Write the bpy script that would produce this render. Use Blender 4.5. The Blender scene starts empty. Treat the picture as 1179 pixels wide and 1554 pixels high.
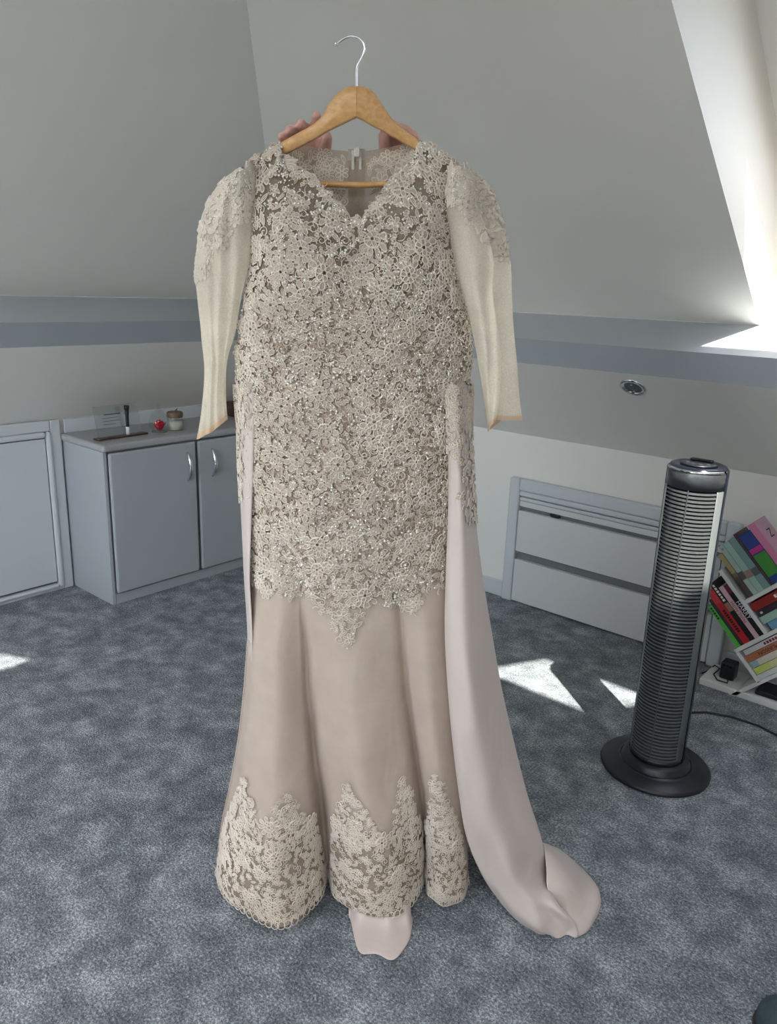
import bpy, math, random
import numpy as np
from mathutils import Vector, Matrix
random.seed(7)
rng = np.random.default_rng(11)
scene = bpy.context.scene
COL = scene.collection

# ------------------------------------------------------------------ frames
# Room frame (world): corner of the two low walls at the origin, right-hand wall on Y=0,
# left-hand wall on X=0, the room lies at X>0, Y<0.   View frame: x right, y away from the
# photographer, z up, photographer standing at x=y=0.
ANG = math.radians(40.5)
CAMX, CAMY, CAMZ = 3.2316, -2.8977, 1.35
F_PX = 1180.0
PITCH, ROLL = math.radians(16.1), math.radians(1.98)
ca, sa = math.cos(ANG), math.sin(ANG)
def to_room(P):
    P = np.asarray(P, float)
    return np.stack([CAMX + P[..., 0]*ca - P[..., 1]*sa, CAMY + P[..., 0]*sa + P[..., 1]*ca, P[..., 2]], -1)
cp, sp, cr, sr = math.cos(PITCH), math.sin(PITCH), math.cos(ROLL), math.sin(ROLL)
_r = np.array([1, 0, 0.]); _u = np.array([0, sp, cp]); FW = np.array([0, cp, -sp])
RT = cr*_r + sr*_u; UP = -sr*_r + cr*_u
CV = np.array([0, 0, CAMZ])

# ------------------------------------------------------------------ camera
cam = bpy.data.cameras.new('camera'); camo = bpy.data.objects.new('camera', cam); COL.objects.link(camo)
cam.sensor_fit = 'HORIZONTAL'; cam.sensor_width = 36.0; cam.lens = 36.0*F_PX/1179.0
cam.clip_start = 0.02
def vr(v): return Vector((v[0]*ca - v[1]*sa, v[0]*sa + v[1]*ca, v[2]))
mr, mu, mf = vr(RT), vr(UP), vr(FW)
camo.matrix_world = Matrix(((mr.x, mu.x, -mf.x, CAMX), (mr.y, mu.y, -mf.y, CAMY), (mr.z, mu.z, -mf.z, CAMZ), (0, 0, 0, 1)))
scene.camera = camo

# ------------------------------------------------------------------ world, sun, exposure
SUN_DIR = Vector((-0.788, 0.615, -1.5)).normalized()      # the way the light travels
w = bpy.data.worlds.new('sky'); scene.world = w; w.use_nodes = True
wn = w.node_tree.nodes; wl = w.node_tree.links; wn.clear()
wo = wn.new('ShaderNodeOutputWorld'); wb = wn.new('ShaderNodeBackground'); ws = wn.new('ShaderNodeTexSky')
ws.sky_type = 'NISHITA'; ws.sun_disc = False
ws.sun_elevation = math.asin(-SUN_DIR.z); ws.sun_rotation = math.atan2(-SUN_DIR.x, -SUN_DIR.y)
ws.air_density = 1.0; ws.dust_density = 1.5; ws.ozone_density = 1.0
wb.inputs['Strength'].default_value = 0.33
wh = wn.new('ShaderNodeHueSaturation'); wh.inputs['Saturation'].default_value = .38
wl.new(ws.outputs[0], wh.inputs['Color']); wl.new(wh.outputs[0], wb.inputs[0]); wl.new(wb.outputs[0], wo.inputs[0])
sd = bpy.data.lights.new('sun', 'SUN'); sd.energy = 5.5; sd.angle = math.radians(0.6); sd.color = (1, 0.955, 0.87)
so = bpy.data.objects.new('sun', sd); COL.objects.link(so)
so.rotation_euler = SUN_DIR.to_track_quat('-Z', 'Y').to_euler(); so.location = (4, -4, 6)
vs = scene.view_settings
vs.view_transform = 'Standard'; vs.look = 'None'; vs.gamma = 1.0; vs.use_curve_mapping = False
vs.exposure = 2.3

# ------------------------------------------------------------------ materials
def lin(c): return tuple(((x/255)/12.92 if x/255 <= .04045 else ((x/255+.055)/1.055)**2.4) for x in c)
MATS = {}
def mat(name, rgb, rough=.5, metal=0, noise=0, nscale=20, bump=0, bscale=60, spec=None, sheen=0, coat=0, sub=None):
    m = bpy.data.materials.new(name); m.use_nodes = True
    nt = m.node_tree; b = nt.nodes['Principled BSDF']
    c = lin(rgb) + (1,)
    b.inputs['Base Color'].default_value = c; b.inputs['Roughness'].default_value = rough
    b.inputs['Metallic'].default_value = metal
    if spec is not None: b.inputs['Specular IOR Level'].default_value = spec
    if sheen: b.inputs['Sheen Weight'].default_value = sheen; b.inputs['Sheen Roughness'].default_value = .4
    if coat: b.inputs['Coat Weight'].default_value = coat; b.inputs['Coat Roughness'].default_value = .1
    tc = nt.nodes.new('ShaderNodeTexCoord')
    if noise:
        n = nt.nodes.new('ShaderNodeTexNoise'); n.inputs['Scale'].default_value = nscale; n.inputs['Detail'].default_value = 4
        r = nt.nodes.new('ShaderNodeValToRGB')
        r.color_ramp.elements[0].position = .3; r.color_ramp.elements[1].position = .7
        r.color_ramp.elements[0].color = tuple(x*(1-noise) for x in c[:3])+(1,)
        r.color_ramp.elements[1].color = tuple(min(1, x*(1+noise)) for x in c[:3])+(1,)
        nt.links.new(tc.outputs['Object'], n.inputs['Vector']); nt.links.new(n.outputs['Fac'], r.inputs['Fac'])
        nt.links.new(r.outputs[0], b.inputs['Base Color'])
    if bump:
        n2 = nt.nodes.new('ShaderNodeTexNoise'); n2.inputs['Scale'].default_value = bscale; n2.inputs['Detail'].default_value = 5
        bp = nt.nodes.new('ShaderNodeBump'); bp.inputs['Strength'].default_value = bump; bp.inputs['Distance'].default_value = .01
        nt.links.new(tc.outputs['Object'], n2.inputs['Vector']); nt.links.new(n2.outputs['Fac'], bp.inputs['Height'])
        nt.links.new(bp.outputs[0], b.inputs['Normal'])
    MATS[name] = m
    return m

PAINT = mat('wall_paint', (236, 233, 227), .55, bump=.05, bscale=240, noise=.012, nscale=3)
TRIMW = mat('trim_paint', (205, 209, 213), .42, bump=.02, bscale=30, noise=.01, nscale=4)
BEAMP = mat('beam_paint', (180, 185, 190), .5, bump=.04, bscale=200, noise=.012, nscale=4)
BEAMF = mat('beam_front_paint', (150, 156, 162), .5, bump=.04, bscale=200, noise=.012, nscale=4)  # darker grey on the beam's front face than on its top
CABM = mat('cabinet_laminate', (172, 176, 180), .42, noise=.015, nscale=5)
CABT = mat('cabinet_top_laminate', (168, 167, 169), .4, noise=.02, nscale=8)
DRAWM = mat('drawer_white', (214, 214, 214), .45, noise=.01, nscale=6)
DGREY = mat('shadow_gap_grey', (120, 122, 124), .6, noise=.04)
SHELFW = mat('shelf_white', (216, 216, 214), .5, noise=.015, nscale=8)
PINE = mat('pine_frame', (205, 165, 105), .4, noise=.1, nscale=30)
CHROME = mat('chrome', (225, 225, 228), .12, 1.0, noise=.02)
BLACK = mat('black_plastic', (24, 26, 32), .38, noise=.06, nscale=40)
BLACKG = mat('gloss_black_plastic', (20, 24, 34), .16, noise=.05, nscale=10)
SILVER = mat('silver_plastic', (128, 132, 132), .38, .5, noise=.03, nscale=30)
STEELD = mat('dark_brushed_metal', (105, 108, 110), .35, .8, noise=.06, nscale=60)
SLATM = mat('gunmetal_slat', (126, 129, 130), .32, .65, noise=.03, nscale=30)
SKIN = mat('skin', (208, 160, 146), .5, noise=.12, nscale=60, bump=.12, bscale=260)
KNIT = mat('charcoal_knit', (62, 62, 70), .9, noise=.12, nscale=90, bump=.3, bscale=300)
HAIRM = mat('dark_brown_hair', (48, 36, 28), .5, noise=.3, nscale=80, bump=.4, bscale=120)

def wood(name, a, b, rough=.35, axis=0):
    m = bpy.data.materials.new(name); m.use_nodes = True; nt = m.node_tree; bs = nt.nodes['Principled BSDF']
    tc = nt.nodes.new('ShaderNodeTexCoord'); mp = nt.nodes.new('ShaderNodeMapping')
    sc = [22, 22, 22]; sc[axis] = 2.2; mp.inputs['Scale'].default_value = sc
    n = nt.nodes.new('ShaderNodeTexNoise'); n.inputs['Scale'].default_value = 5; n.inputs['Detail'].default_value = 6; n.inputs['Distortion'].default_value = .6
    r = nt.nodes.new('ShaderNodeValToRGB'); r.color_ramp.elements[0].position = .3; r.color_ramp.elements[1].position = .72
    r.color_ramp.elements[0].color = lin(a)+(1,); r.color_ramp.elements[1].color = lin(b)+(1,)
    L = nt.links
    L.new(tc.outputs['Object'], mp.inputs[0]); L.new(mp.outputs[0], n.inputs['Vector']); L.new(n.outputs['Fac'], r.inputs[0]); L.new(r.outputs[0], bs.inputs['Base Color'])
    bs.inputs['Roughness'].default_value = rough; bs.inputs['Coat Weight'].default_value = .3; bs.inputs['Coat Roughness'].default_value = .2
    return m
BEECH = wood('varnished_beech', (190, 140, 84), (212, 166, 108))
DARKWOOD = wood('dark_wood', (58, 36, 30), (84, 54, 42))
CORK = wood('cork_lid', (96, 78, 58), (126, 106, 82), .8)

def carpet_mat():
    m = bpy.data.materials.new('heather_grey_carpet'); m.use_nodes = True; nt = m.node_tree; bs = nt.nodes['Principled BSDF']; L = nt.links
    tc = nt.nodes.new('ShaderNodeTexCoord')
    big = nt.nodes.new('ShaderNodeTexNoise'); big.inputs['Scale'].default_value = 13; big.inputs['Detail'].default_value = 5; big.inputs['Roughness'].default_value = .65
    fine = nt.nodes.new('ShaderNodeTexNoise'); fine.inputs['Scale'].default_value = 170; fine.inputs['Detail'].default_value = 6; fine.inputs['Roughness'].default_value = .85
    vor = nt.nodes.new('ShaderNodeTexVoronoi'); vor.inputs['Scale'].default_value = 210
    L.new(tc.outputs['Object'], big.inputs['Vector']); L.new(tc.outputs['Object'], fine.inputs['Vector']); L.new(tc.outputs['Object'], vor.inputs['Vector'])
    mx = nt.nodes.new('ShaderNodeMath'); mx.operation = 'MULTIPLY_ADD'; mx.inputs[1].default_value = .27
    L.new(big.outputs['Fac'], mx.inputs[0]); 
    m2 = nt.nodes.new('ShaderNodeMath'); m2.operation = 'MULTIPLY'; m2.inputs[1].default_value = .75
    L.new(fine.outputs['Fac'], m2.inputs[0]); L.new(m2.outputs[0], mx.inputs[2])
    r = nt.nodes.new('ShaderNodeValToRGB'); e = r.color_ramp.elements
    e[0].position = .415; e[0].color = lin((66, 73, 79))+(1,)
    e[1].position = .61; e[1].color = lin((222, 227, 230))+(1,)
    k = e.new(.52); k.color = lin((134, 142, 149))+(1,)
    L.new(mx.outputs[0], r.inputs[0]); L.new(r.outputs[0], bs.inputs['Base Color'])
    bs.inputs['Roughness'].default_value = .95; bs.inputs['Specular IOR Level'].default_value = .15
    bs.inputs['Sheen Weight'].default_value = .15
    ad = nt.nodes.new('ShaderNodeMath'); ad.operation = 'ADD'; L.new(fine.outputs['Fac'], ad.inputs[0]); L.new(vor.outputs['Distance'], ad.inputs[1])
    bp = nt.nodes.new('ShaderNodeBump'); bp.inputs['Strength'].default_value = .75; bp.inputs['Distance'].default_value = .012
    L.new(ad.outputs[0], bp.inputs['Height']); L.new(bp.outputs[0], bs.inputs['Normal'])
    return m
CARPET = carpet_mat()

def fabric_mat(name, rgb, rough=.45, sheen=.25, wr=.25, wscale=9, weave=600, trans=0):
    m = mat(name, rgb, rough, sheen=sheen); nt = m.node_tree; b = nt.nodes['Principled BSDF']; L = nt.links
    tc = nt.nodes.new('ShaderNodeTexCoord')
    n = nt.nodes.new('ShaderNodeTexNoise'); n.inputs['Scale'].default_value = wscale; n.inputs['Detail'].default_value = 3; n.inputs['Distortion'].default_value = .8
    n2 = nt.nodes.new('ShaderNodeTexNoise'); n2.inputs['Scale'].default_value = weave
    b1 = nt.nodes.new('ShaderNodeBump'); b1.inputs['Strength'].default_value = wr; b1.inputs['Distance'].default_value = .03
    b2 = nt.nodes.new('ShaderNodeBump'); b2.inputs['Strength'].default_value = .05; b2.inputs['Distance'].default_value = .004
    L.new(tc.outputs['Object'], n.inputs['Vector']); L.new(tc.outputs['Object'], n2.inputs['Vector'])
    L.new(n.outputs['Fac'], b1.inputs['Height']); L.new(n2.outputs['Fac'], b2.inputs['Height'])
    L.new(b1.outputs[0], b2.inputs['Normal']); L.new(b2.outputs[0], b.inputs['Normal'])
    b.inputs['Specular IOR Level'].default_value = .35
    return m
SATIN = fabric_mat('blush_satin', (202, 187, 179), .32, .3, .2, 7)
SATINU = fabric_mat('beige_satin', (188, 170, 157), .36, .25, .2, 8)

def lace_base_mat():
    m = bpy.data.materials.new('lace_ground'); m.use_nodes = True; nt = m.node_tree; b = nt.nodes['Principled BSDF']; L = nt.links
    tc = nt.nodes.new('ShaderNodeTexCoord')
    v = nt.nodes.new('ShaderNodeTexVoronoi'); v.feature = 'DISTANCE_TO_EDGE'; v.inputs['Scale'].default_value = 110
    n = nt.nodes.new('ShaderNodeTexNoise'); n.inputs['Scale'].default_value = 160; n.inputs['Detail'].default_value = 3
    L.new(tc.outputs['Object'], v.inputs['Vector']); L.new(tc.outputs['Object'], n.inputs['Vector'])
    r = nt.nodes.new('ShaderNodeValToRGB'); r.color_ramp.elements[0].position = .03; r.color_ramp.elements[1].position = .12
    r.color_ramp.elements[0].color = lin((192, 174, 157))+(1,); r.color_ramp.elements[1].color = lin((160, 138, 121))+(1,)
    L.new(v.outputs['Distance'], r.inputs[0]); L.new(r.outputs[0], b.inputs['Base Color'])
    b.inputs['Roughness'].default_value = .6
    s = nt.nodes.new('ShaderNodeMath'); s.operation = 'SUBTRACT'; L.new(n.outputs['Fac'], s.inputs[0]); L.new(v.outputs['Distance'], s.inputs[1])
    bp = nt.nodes.new('ShaderNodeBump'); bp.inputs['Strength'].default_value = .5; bp.inputs['Distance'].default_value = .006
    L.new(s.outputs[0], bp.inputs['Height']); L.new(bp.outputs[0], b.inputs['Normal'])
    return m
LACEG = lace_base_mat()
LACE = mat('ivory_lace_cord', (221, 208, 193), .62, sheen=.2, noise=.13, nscale=8, bump=.25, bscale=700)
LACEF = mat('ivory_lace_fill', (182, 165, 149), .7, noise=.16, nscale=10, bump=.3, bscale=800)
LACED = mat('bronze_bugle_bead', (146, 126, 98), .35, .4, noise=.2, nscale=60)
BEADM = mat('silver_bead', (255, 251, 240), .25, .1, noise=.03, coat=.4)  # white base colour stands in for the sparkle of silver beads

def sheer_mat(name, rgb, opacity, trans=.5, grain=.5):
    m = bpy.data.materials.new(name); m.use_nodes = True; nt = m.node_tree; L = nt.links
    for n in list(nt.nodes): nt.nodes.remove(n)
    o = nt.nodes.new('ShaderNodeOutputMaterial'); t = nt.nodes.new('ShaderNodeBsdfTransparent')
    d = nt.nodes.new('ShaderNodeBsdfDiffuse'); tl = nt.nodes.new('ShaderNodeBsdfTranslucent'); mx = nt.nodes.new('ShaderNodeMixShader'); m2 = nt.nodes.new('ShaderNodeMixShader')
    c = lin(rgb)+(1,)
    d.inputs[0].default_value = c; tl.inputs[0].default_value = c; mx.inputs[0].default_value = trans
    L.new(d.outputs[0], mx.inputs[1]); L.new(tl.outputs[0], mx.inputs[2])
    tc = nt.nodes.new('ShaderNodeTexCoord'); n = nt.nodes.new('ShaderNodeTexNoise'); n.inputs['Scale'].default_value = 420; n.inputs['Detail'].default_value = 2
    n2 = nt.nodes.new('ShaderNodeTexNoise'); n2.inputs['Scale'].default_value = 14; n2.inputs['Detail'].default_value = 3
    a = nt.nodes.new('ShaderNodeMath'); a.operation = 'MULTIPLY_ADD'; a.inputs[1].default_value = grain; a.inputs[2].default_value = opacity-grain/2
    b = nt.nodes.new('ShaderNodeMath'); b.operation = 'MULTIPLY_ADD'; b.inputs[1].default_value = .35; b.use_clamp = True
    c2 = nt.nodes.new('ShaderNodeMath'); c2.operation = 'SUBTRACT'; c2.inputs[1].default_value = .175; c2.use_clamp = True
    L.new(tc.outputs['Object'], n.inputs['Vector']); L.new(tc.outputs['Object'], n2.inputs['Vector'])
    L.new(n.outputs['Fac'], a.inputs[0]); L.new(n2.outputs['Fac'], b.inputs[0]); L.new(a.outputs[0], b.inputs[2]); L.new(b.outputs[0], c2.inputs[0])
    L.new(t.outputs[0], m2.inputs[1]); L.new(mx.outputs[0], m2.inputs[2]); L.new(c2.outputs[0], m2.inputs[0]); L.new(m2.outputs[0], o.inputs[0])
    return m
TULLE = sheer_mat('cream_tulle', (255, 245, 228), .62, .38, .3)
TULLEB = sheer_mat('beige_tulle', (176, 160, 142), .55, .35)
TULLES = sheer_mat('skirt_tulle', (226, 212, 198), .22, .4, .12)
TULLEK = sheer_mat('back_tulle', (188, 172, 154), .8, .3)

def glass_mat(name, rgb=(255, 255, 255), refl=.08, edge=.6):
    m = bpy.data.materials.new(name); m.use_nodes = True; nt = m.node_tree; L = nt.links
    for n in list(nt.nodes): nt.nodes.remove(n)
    o = nt.nodes.new('ShaderNodeOutputMaterial'); t = nt.nodes.new('ShaderNodeBsdfTransparent'); t.inputs[0].default_value = lin(rgb)+(1,)
    g = nt.nodes.new('ShaderNodeBsdfGlossy'); g.inputs['Roughness'].default_value = .03
    lw = nt.nodes.new('ShaderNodeLayerWeight'); lw.inputs[0].default_value = .25
    a = nt.nodes.new('ShaderNodeMath'); a.operation = 'MULTIPLY_ADD'; a.inputs[1].default_value = edge; a.inputs[2].default_value = refl; a.use_clamp = True
    mx = nt.nodes.new('ShaderNodeMixShader')
    L.new(lw.outputs['Facing'], a.inputs[0]); L.new(a.outputs[0], mx.inputs[0]); L.new(t.outputs[0], mx.inputs[1]); L.new(g.outputs[0], mx.inputs[2]); L.new(mx.outputs[0], o.inputs[0])
    return m
PANE = glass_mat('window_glass', (250, 252, 252), .03)
GLASS = glass_mat('clear_glass', (250, 252, 252), .03, .35)
ACRYL = glass_mat('clear_acrylic', (240, 243, 244), .06)

# ------------------------------------------------------------------ mesh helpers
class MB:
    def __init__(s): s.v = []; s.f = []
    def add(s, V, Fc):
        o = len(s.v); s.v += [tuple(map(float, p)) for p in V]; s.f += [tuple(i+o for i in f) for f in Fc]; return s
    def box(s, lo, hi):
        x0, y0, z0 = lo; x1, y1, z1 = hi
        return s.add([(x0,y0,z0),(x1,y0,z0),(x1,y1,z0),(x0,y1,z0),(x0,y0,z1),(x1,y0,z1),(x1,y1,z1),(x0,y1,z1)],
                     [(0,3,2,1),(4,5,6,7),(0,1,5,4),(1,2,6,5),(2,3,7,6),(3,0,4,7)])
    def hexa(s, q8):   # bottom four, top four
        return s.add(q8, [(0,3,2,1),(4,5,6,7),(0,1,5,4),(1,2,6,5),(2,3,7,6),(3,0,4,7)])
    def prism(s, poly, n):      # 3-D polygon extruded by the vector n
        k = len(poly); a = [np.array(p, float) for p in poly]; n = np.array(n, float)
        return s.add(a+[p+n for p in a], [tuple(range(k))[::-1], tuple(range(k, 2*k))]+[(i, (i+1) % k, k+(i+1) % k, k+i) for i in range(k)])
    def grid(s, P, cu=False, cv=False):
        n, m = P.shape[:2]; fs = []
        for i in range(n if cu else n-1):
            for j in range(m if cv else m-1):
                a = i*m+j; b = i*m+(j+1) % m; c = ((i+1) % n)*m+(j+1) % m; d = ((i+1) % n)*m+j
                fs.append((a, b, c, d))
        return s.add(P.reshape(-1, 3), fs)
    def tube(s, path, r, seg=8, cap=True):
        path = [Vector(map(float, p)) for p in path]; n = len(path); rs = r if hasattr(r, '__len__') else [r]*n
        up = None; rings = []
        for i, p in enumerate(path):
            t = (path[min(i+1, n-1)]-path[max(i-1, 0)]).normalized()
            if up is None: up = t.orthogonal().normalized()
            up = (up - t*up.dot(t)); up = up.normalized() if up.length > 1e-6 else t.orthogonal().normalized()
            sd_ = t.cross(up)
            rings.append([tuple(p+(up*math.cos(2*math.pi*k/seg)+sd_*math.sin(2*math.pi*k/seg))*rs[i]) for k in range(seg)])
        o = len(s.v); s.grid(np.array(rings), cv=True)
        if cap: s.f.append(tuple(o+k for k in range(seg))[::-1]); s.f.append(tuple(o+(n-1)*seg+k for k in range(seg)))
        return s
    def lathe(s, prof, c=(0, 0, 0), seg=32, a0=0, a1=2*math.pi):
        full = abs(a1-a0-2*math.pi) < 1e-6; k = seg if full else seg+1
        P = np.array([[(c[0]+r*math.cos(a0+(a1-a0)*j/seg), c[1]+r*math.sin(a0+(a1-a0)*j/seg), c[2]+z) for j in range(k)] for r, z in prof])
        return s.grid(P, cv=full)
    def sphere(s, c, r, seg=12, rings=8, sc=(1, 1, 1)):
        P = np.array([[(c[0]+r*sc[0]*math.sin(math.pi*i/rings)*math.cos(2*math.pi*j/seg), c[1]+r*sc[1]*math.sin(math.pi*i/rings)*math.sin(2*math.pi*j/seg), c[2]+r*sc[2]*math.cos(math.pi*i/rings)) for j in range(seg)] for i in range(rings+1)])
        return s.grid(P, cv=True)

def root_offset(p):
    o = Vector((0, 0, 0))
    while p is not None: o += p.location; p = p.parent
    return o
def mesh(name, V, Fc, m, smooth=False):
    me = bpy.data.meshes.new(name)
    if isinstance(V, np.ndarray) and isinstance(Fc, np.ndarray):
        nv, nf = len(V), len(Fc); k = Fc.shape[1]
        me.vertices.add(nv); me.vertices.foreach_set('co', V.astype(np.float32).ravel())
        me.loops.add(nf*k); me.loops.foreach_set('vertex_index', Fc.astype(np.int32).ravel())
        me.polygons.add(nf); me.polygons.foreach_set('loop_start', np.arange(0, nf*k, k, dtype=np.int32))
        me.update(calc_edges=True); me.validate()
    else:
        me.from_pydata(V, [], Fc); me.update()
    me.materials.append(m)
    if smooth: me.polygons.foreach_set('use_smooth', [True]*len(me.polygons))
    return me
def obj(name, mb, m, parent=None, smooth=False, bevel=0, bseg=2, solid=0, view=False, subd=0, off=0, local=False):
    V = np.array(mb.v, float)
    if view: V = to_room(V)
    if parent is not None:
        if not local: V = V - np.array(root_offset(parent))
        loc = (0, 0, 0)
    else:
        lo, hi = V.min(0), V.max(0); loc = np.array([(lo[0]+hi[0])/2, (lo[1]+hi[1])/2, lo[2]]); V = V - loc
    me = mesh(name, [tuple(p) for p in V], mb.f, m, smooth)
    o = bpy.data.objects.new(name, me); COL.objects.link(o); o.parent = parent; o.location = loc
    if solid: md = o.modifiers.new('thickness', 'SOLIDIFY'); md.thickness = solid; md.offset = off
    if bevel: md = o.modifiers.new('bevel', 'BEVEL'); md.width = bevel; md.segments = bseg; md.limit_method = 'ANGLE'; md.angle_limit = math.radians(40)
    if subd: md = o.modifiers.new('subdivision', 'SUBSURF'); md.levels = subd; md.render_levels = subd
    return o
def tag(o, label=None, cat=None, group=None, kind=None):
    if label: o['label'] = label
    if cat: o['category'] = cat
    if group: o['group'] = group
    if kind: o['kind'] = kind
    return o
def thing(name, label, cat, loc, group=None, rot=None):
    o = bpy.data.objects.new(name, None); COL.objects.link(o); o.location = loc; o.empty_display_size = .05
    if rot: o.rotation_euler = rot
    return tag(o, label, cat, group)
def struct_root(name, loc):
    o = bpy.data.objects.new(name, None); COL.objects.link(o); o.location = loc; o.empty_display_size = .05
    return tag(o, kind='structure')
def struct(name, mb, m, **k):
    p = k.get('parent'); o = obj(name, mb, m, **k)
    if p is None: o['kind'] = 'structure'
    return o
def text_part(name, s, size, m, parent, M4, ext=.0002):
    c = bpy.data.curves.new(name, 'FONT'); c.body = s; c.size = size; c.align_x = 'CENTER'; c.align_y = 'CENTER'; c.extrude = ext; c.resolution_u = 2
    t = bpy.data.objects.new('tmp_text', c); COL.objects.link(t)
    dg = bpy.context.evaluated_depsgraph_get(); me = bpy.data.meshes.new_from_object(t.evaluated_get(dg)); me.name = name
    bpy.data.objects.remove(t); bpy.data.curves.remove(c)
    me.transform(M4); me.materials.clear(); me.materials.append(m)
    o = bpy.data.objects.new(name, me); COL.objects.link(o); o.parent = parent
    return o

# ------------------------------------------------------------------ view-frame helpers
def ray(px, py):
    d = (px-589.5)*RT - (py-777)*UP + F_PX*FW
    return d
def at(px, py, Y):
    d = ray(px, py); return CV + d*(Y/d[1])
def at_floor(px, py, z=0):
    d = ray(px, py); return CV + d*((z-CAMZ)/d[2])
def PX(px, Y, z):
    A = Y*FW[1]+(z-CAMZ)*FW[2]; B = Y*RT[1]+(z-CAMZ)*RT[2]
    return np.array([((px-589.5)*A/F_PX - B)/RT[0], Y, z])
def proj(P):
    Q = np.asarray(P)-CV; zc = Q@FW
    return np.stack([589.5+F_PX*(Q@RT)/zc, 777-F_PX*(Q@UP)/zc], -1)

# ================================================================== THE ROOM
XM, YM, ZC = 5.0, -4.7, 2.50
TH = math.tan(math.radians(35))
PROF = [(0, .76), (.435, 1.105), (.435, 1.19), (.258, 1.275)]
DTOP = .315+(ZC-1.315)/TH
OFF = .45                                                # roof build-up above the sloped ceiling
zin = lambda d: 1.315+TH*(d-.315)

struct('floor', MB().box((-.3, YM-.2, -.1), (XM+.2, .3, 0)), CARPET)
RL = [(3.55, 4.9, -4.6, -3.2), (2.10, 3.25, -4.65, -3.45)]  # unseen rooflights added to brighten the room
mb = MB()
xs_ = sorted({DTOP-.02, XM}|{v_ for q in RL for v_ in q[:2]}); ys_ = sorted({YM, -DTOP+.02}|{v_ for q in RL for v_ in q[2:]})
for xa, xb in zip(xs_, xs_[1:]):
    for ya, yb in zip(ys_, ys_[1:]):
        xm, ym = (xa+xb)/2, (ya+yb)/2
        if not any(q[0] < xm < q[1] and q[2] < ym < q[3] for q in RL): mb.box((xa, ya, ZC), (xb, yb, ZC+.08))
struct('ceiling', mb, PAINT)
for k_, (RX0, RX1, RY0, RY1) in enumerate(RL):
    r = struct_root('window_%d' % (4+k_), ((RX0+RX1)/2, (RY0+RY1)/2, ZC))
    for lo, hi in (((RX0, RY0, ZC+.02), (RX0+.05, RY1, ZC+.12)), ((RX1-.05, RY0, ZC+.02), (RX1, RY1, ZC+.12)), ((RX0+.05, RY0, ZC+.02), (RX1-.05, RY0+.05, ZC+.12)), ((RX0+.05, RY1-.05, ZC+.02), (RX1-.05, RY1, ZC+.12))):
        obj('frame_rail', MB().box(lo, hi), PINE, r)
    obj('pane', MB().box((RX0+.05, RY0+.05, ZC+.07), (RX1-.05, RY1-.05, ZC+.076)), PANE, r)
    L_ = bpy.data.lights.new('portal', 'AREA'); L_.shape = 'RECTANGLE'; L_.size = RX1-RX0; L_.size_y = RY1-RY0; L_.cycles.is_portal = True
    po = bpy.data.objects.new('portal', L_); COL.objects.link(po); po.location = ((RX0+RX1)/2, (RY0+RY1)/2, ZC+.13)

def facetR(mb, d0, z0, d1, z1, th, X0=None, X1=None, nrm=None):
    # a slab along the right-hand wall, mitred at the hip when X0 is None
    a = (d0 if X0 is None else X0); b = (d1 if X0 is None else X0); e = XM if X1 is None else X1
    n = np.array(nrm)*th
    q = [np.array(p) for p in ((a, -d0, z0), (e, -d0, z0), (e, -d1, z1), (b, -d1, z1))]
    mb.prism(q, n)
def facetL(mb, d0, z0, d1, z1, th, Y0=None, Y1=None, nrm=None):
    a = (-d0 if Y0 is None else Y0); b = (-d1 if Y0 is None else Y0); e = YM if Y1 is None else Y1
    n = np.array(nrm)*th
    mb.prism([np.array(p) for p in ((d0, a, z0), (d1, b, z1), (d1, e, z1), (d0, e, z0))], n)

struct('wall_right', MB().box((-.1, 0, 0), (XM, .1, .78)), PAINT)
struct('wall_left', MB().box((-.1, YM, 0), (0, 0, .78)), PAINT)
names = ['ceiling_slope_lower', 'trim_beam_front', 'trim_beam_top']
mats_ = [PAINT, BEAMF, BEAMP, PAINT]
for i in range(3):
    (d0, z0), (d1, z1) = PROF[i], PROF[i+1]
    v = np.array([d1-d0, z1-z0]); nn = np.array([-v[1], v[0]]); nn /= np.linalg.norm(nn)   # outward (d,z)
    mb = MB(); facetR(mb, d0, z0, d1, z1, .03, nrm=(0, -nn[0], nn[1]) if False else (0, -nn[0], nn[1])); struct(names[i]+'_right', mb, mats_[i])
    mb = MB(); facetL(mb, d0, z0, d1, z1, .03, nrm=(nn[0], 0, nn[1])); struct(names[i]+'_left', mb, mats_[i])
# upper slopes, with the roof-window openings left free
OX0, OX1, OD0, OD1 = 2.47, 4.0, .258, 1.90
nR = np.array([0, math.sin(math.radians(35)), math.cos(math.radians(35))])
mb = MB()
d0 = .258
mb.prism([np.array(p) for p in ((d0, -d0, zin(d0)), (OX0, -d0, zin(d0)), (OX0, -DTOP, ZC), (DTOP, -DTOP, ZC))], nR*.03)
mb.prism([np.array(p) for p in ((OX1, -d0, zin(d0)), (XM, -d0, zin(d0)), (XM, -DTOP, ZC), (OX1, -DTOP, ZC))], nR*.03)
mb.prism([np.array(p) for p in ((OX0, -OD1, zin(OD1)), (OX1, -OD1, zin(OD1)), (OX1, -DTOP, ZC), (OX0, -DTOP, ZC))], nR*.03)
struct('ceiling_slope_right', mb, PAINT)
nL = np.array([-math.sin(math.radians(35)), 0, math.cos(math.radians(35))])
LX0, LX1, LY0, LY1 = 1.30, 1.985, -3.65, -2.55
mb = MB()
def ql(x0, y0, x1, y1): mb.prism([np.array(p) for p in ((x0, y0, zin(x0)), (x1, y0, zin(x1)), (x1, y1, zin(x1)), (x0, y1, zin(x0)))], nL*.03)
mb.prism([np.array(p) for p in ((d0, -d0, zin(d0)), (DTOP, -DTOP, ZC), (DTOP, LY1, ZC), (d0, LY1, zin(d0)))], nL*.03)
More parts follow.
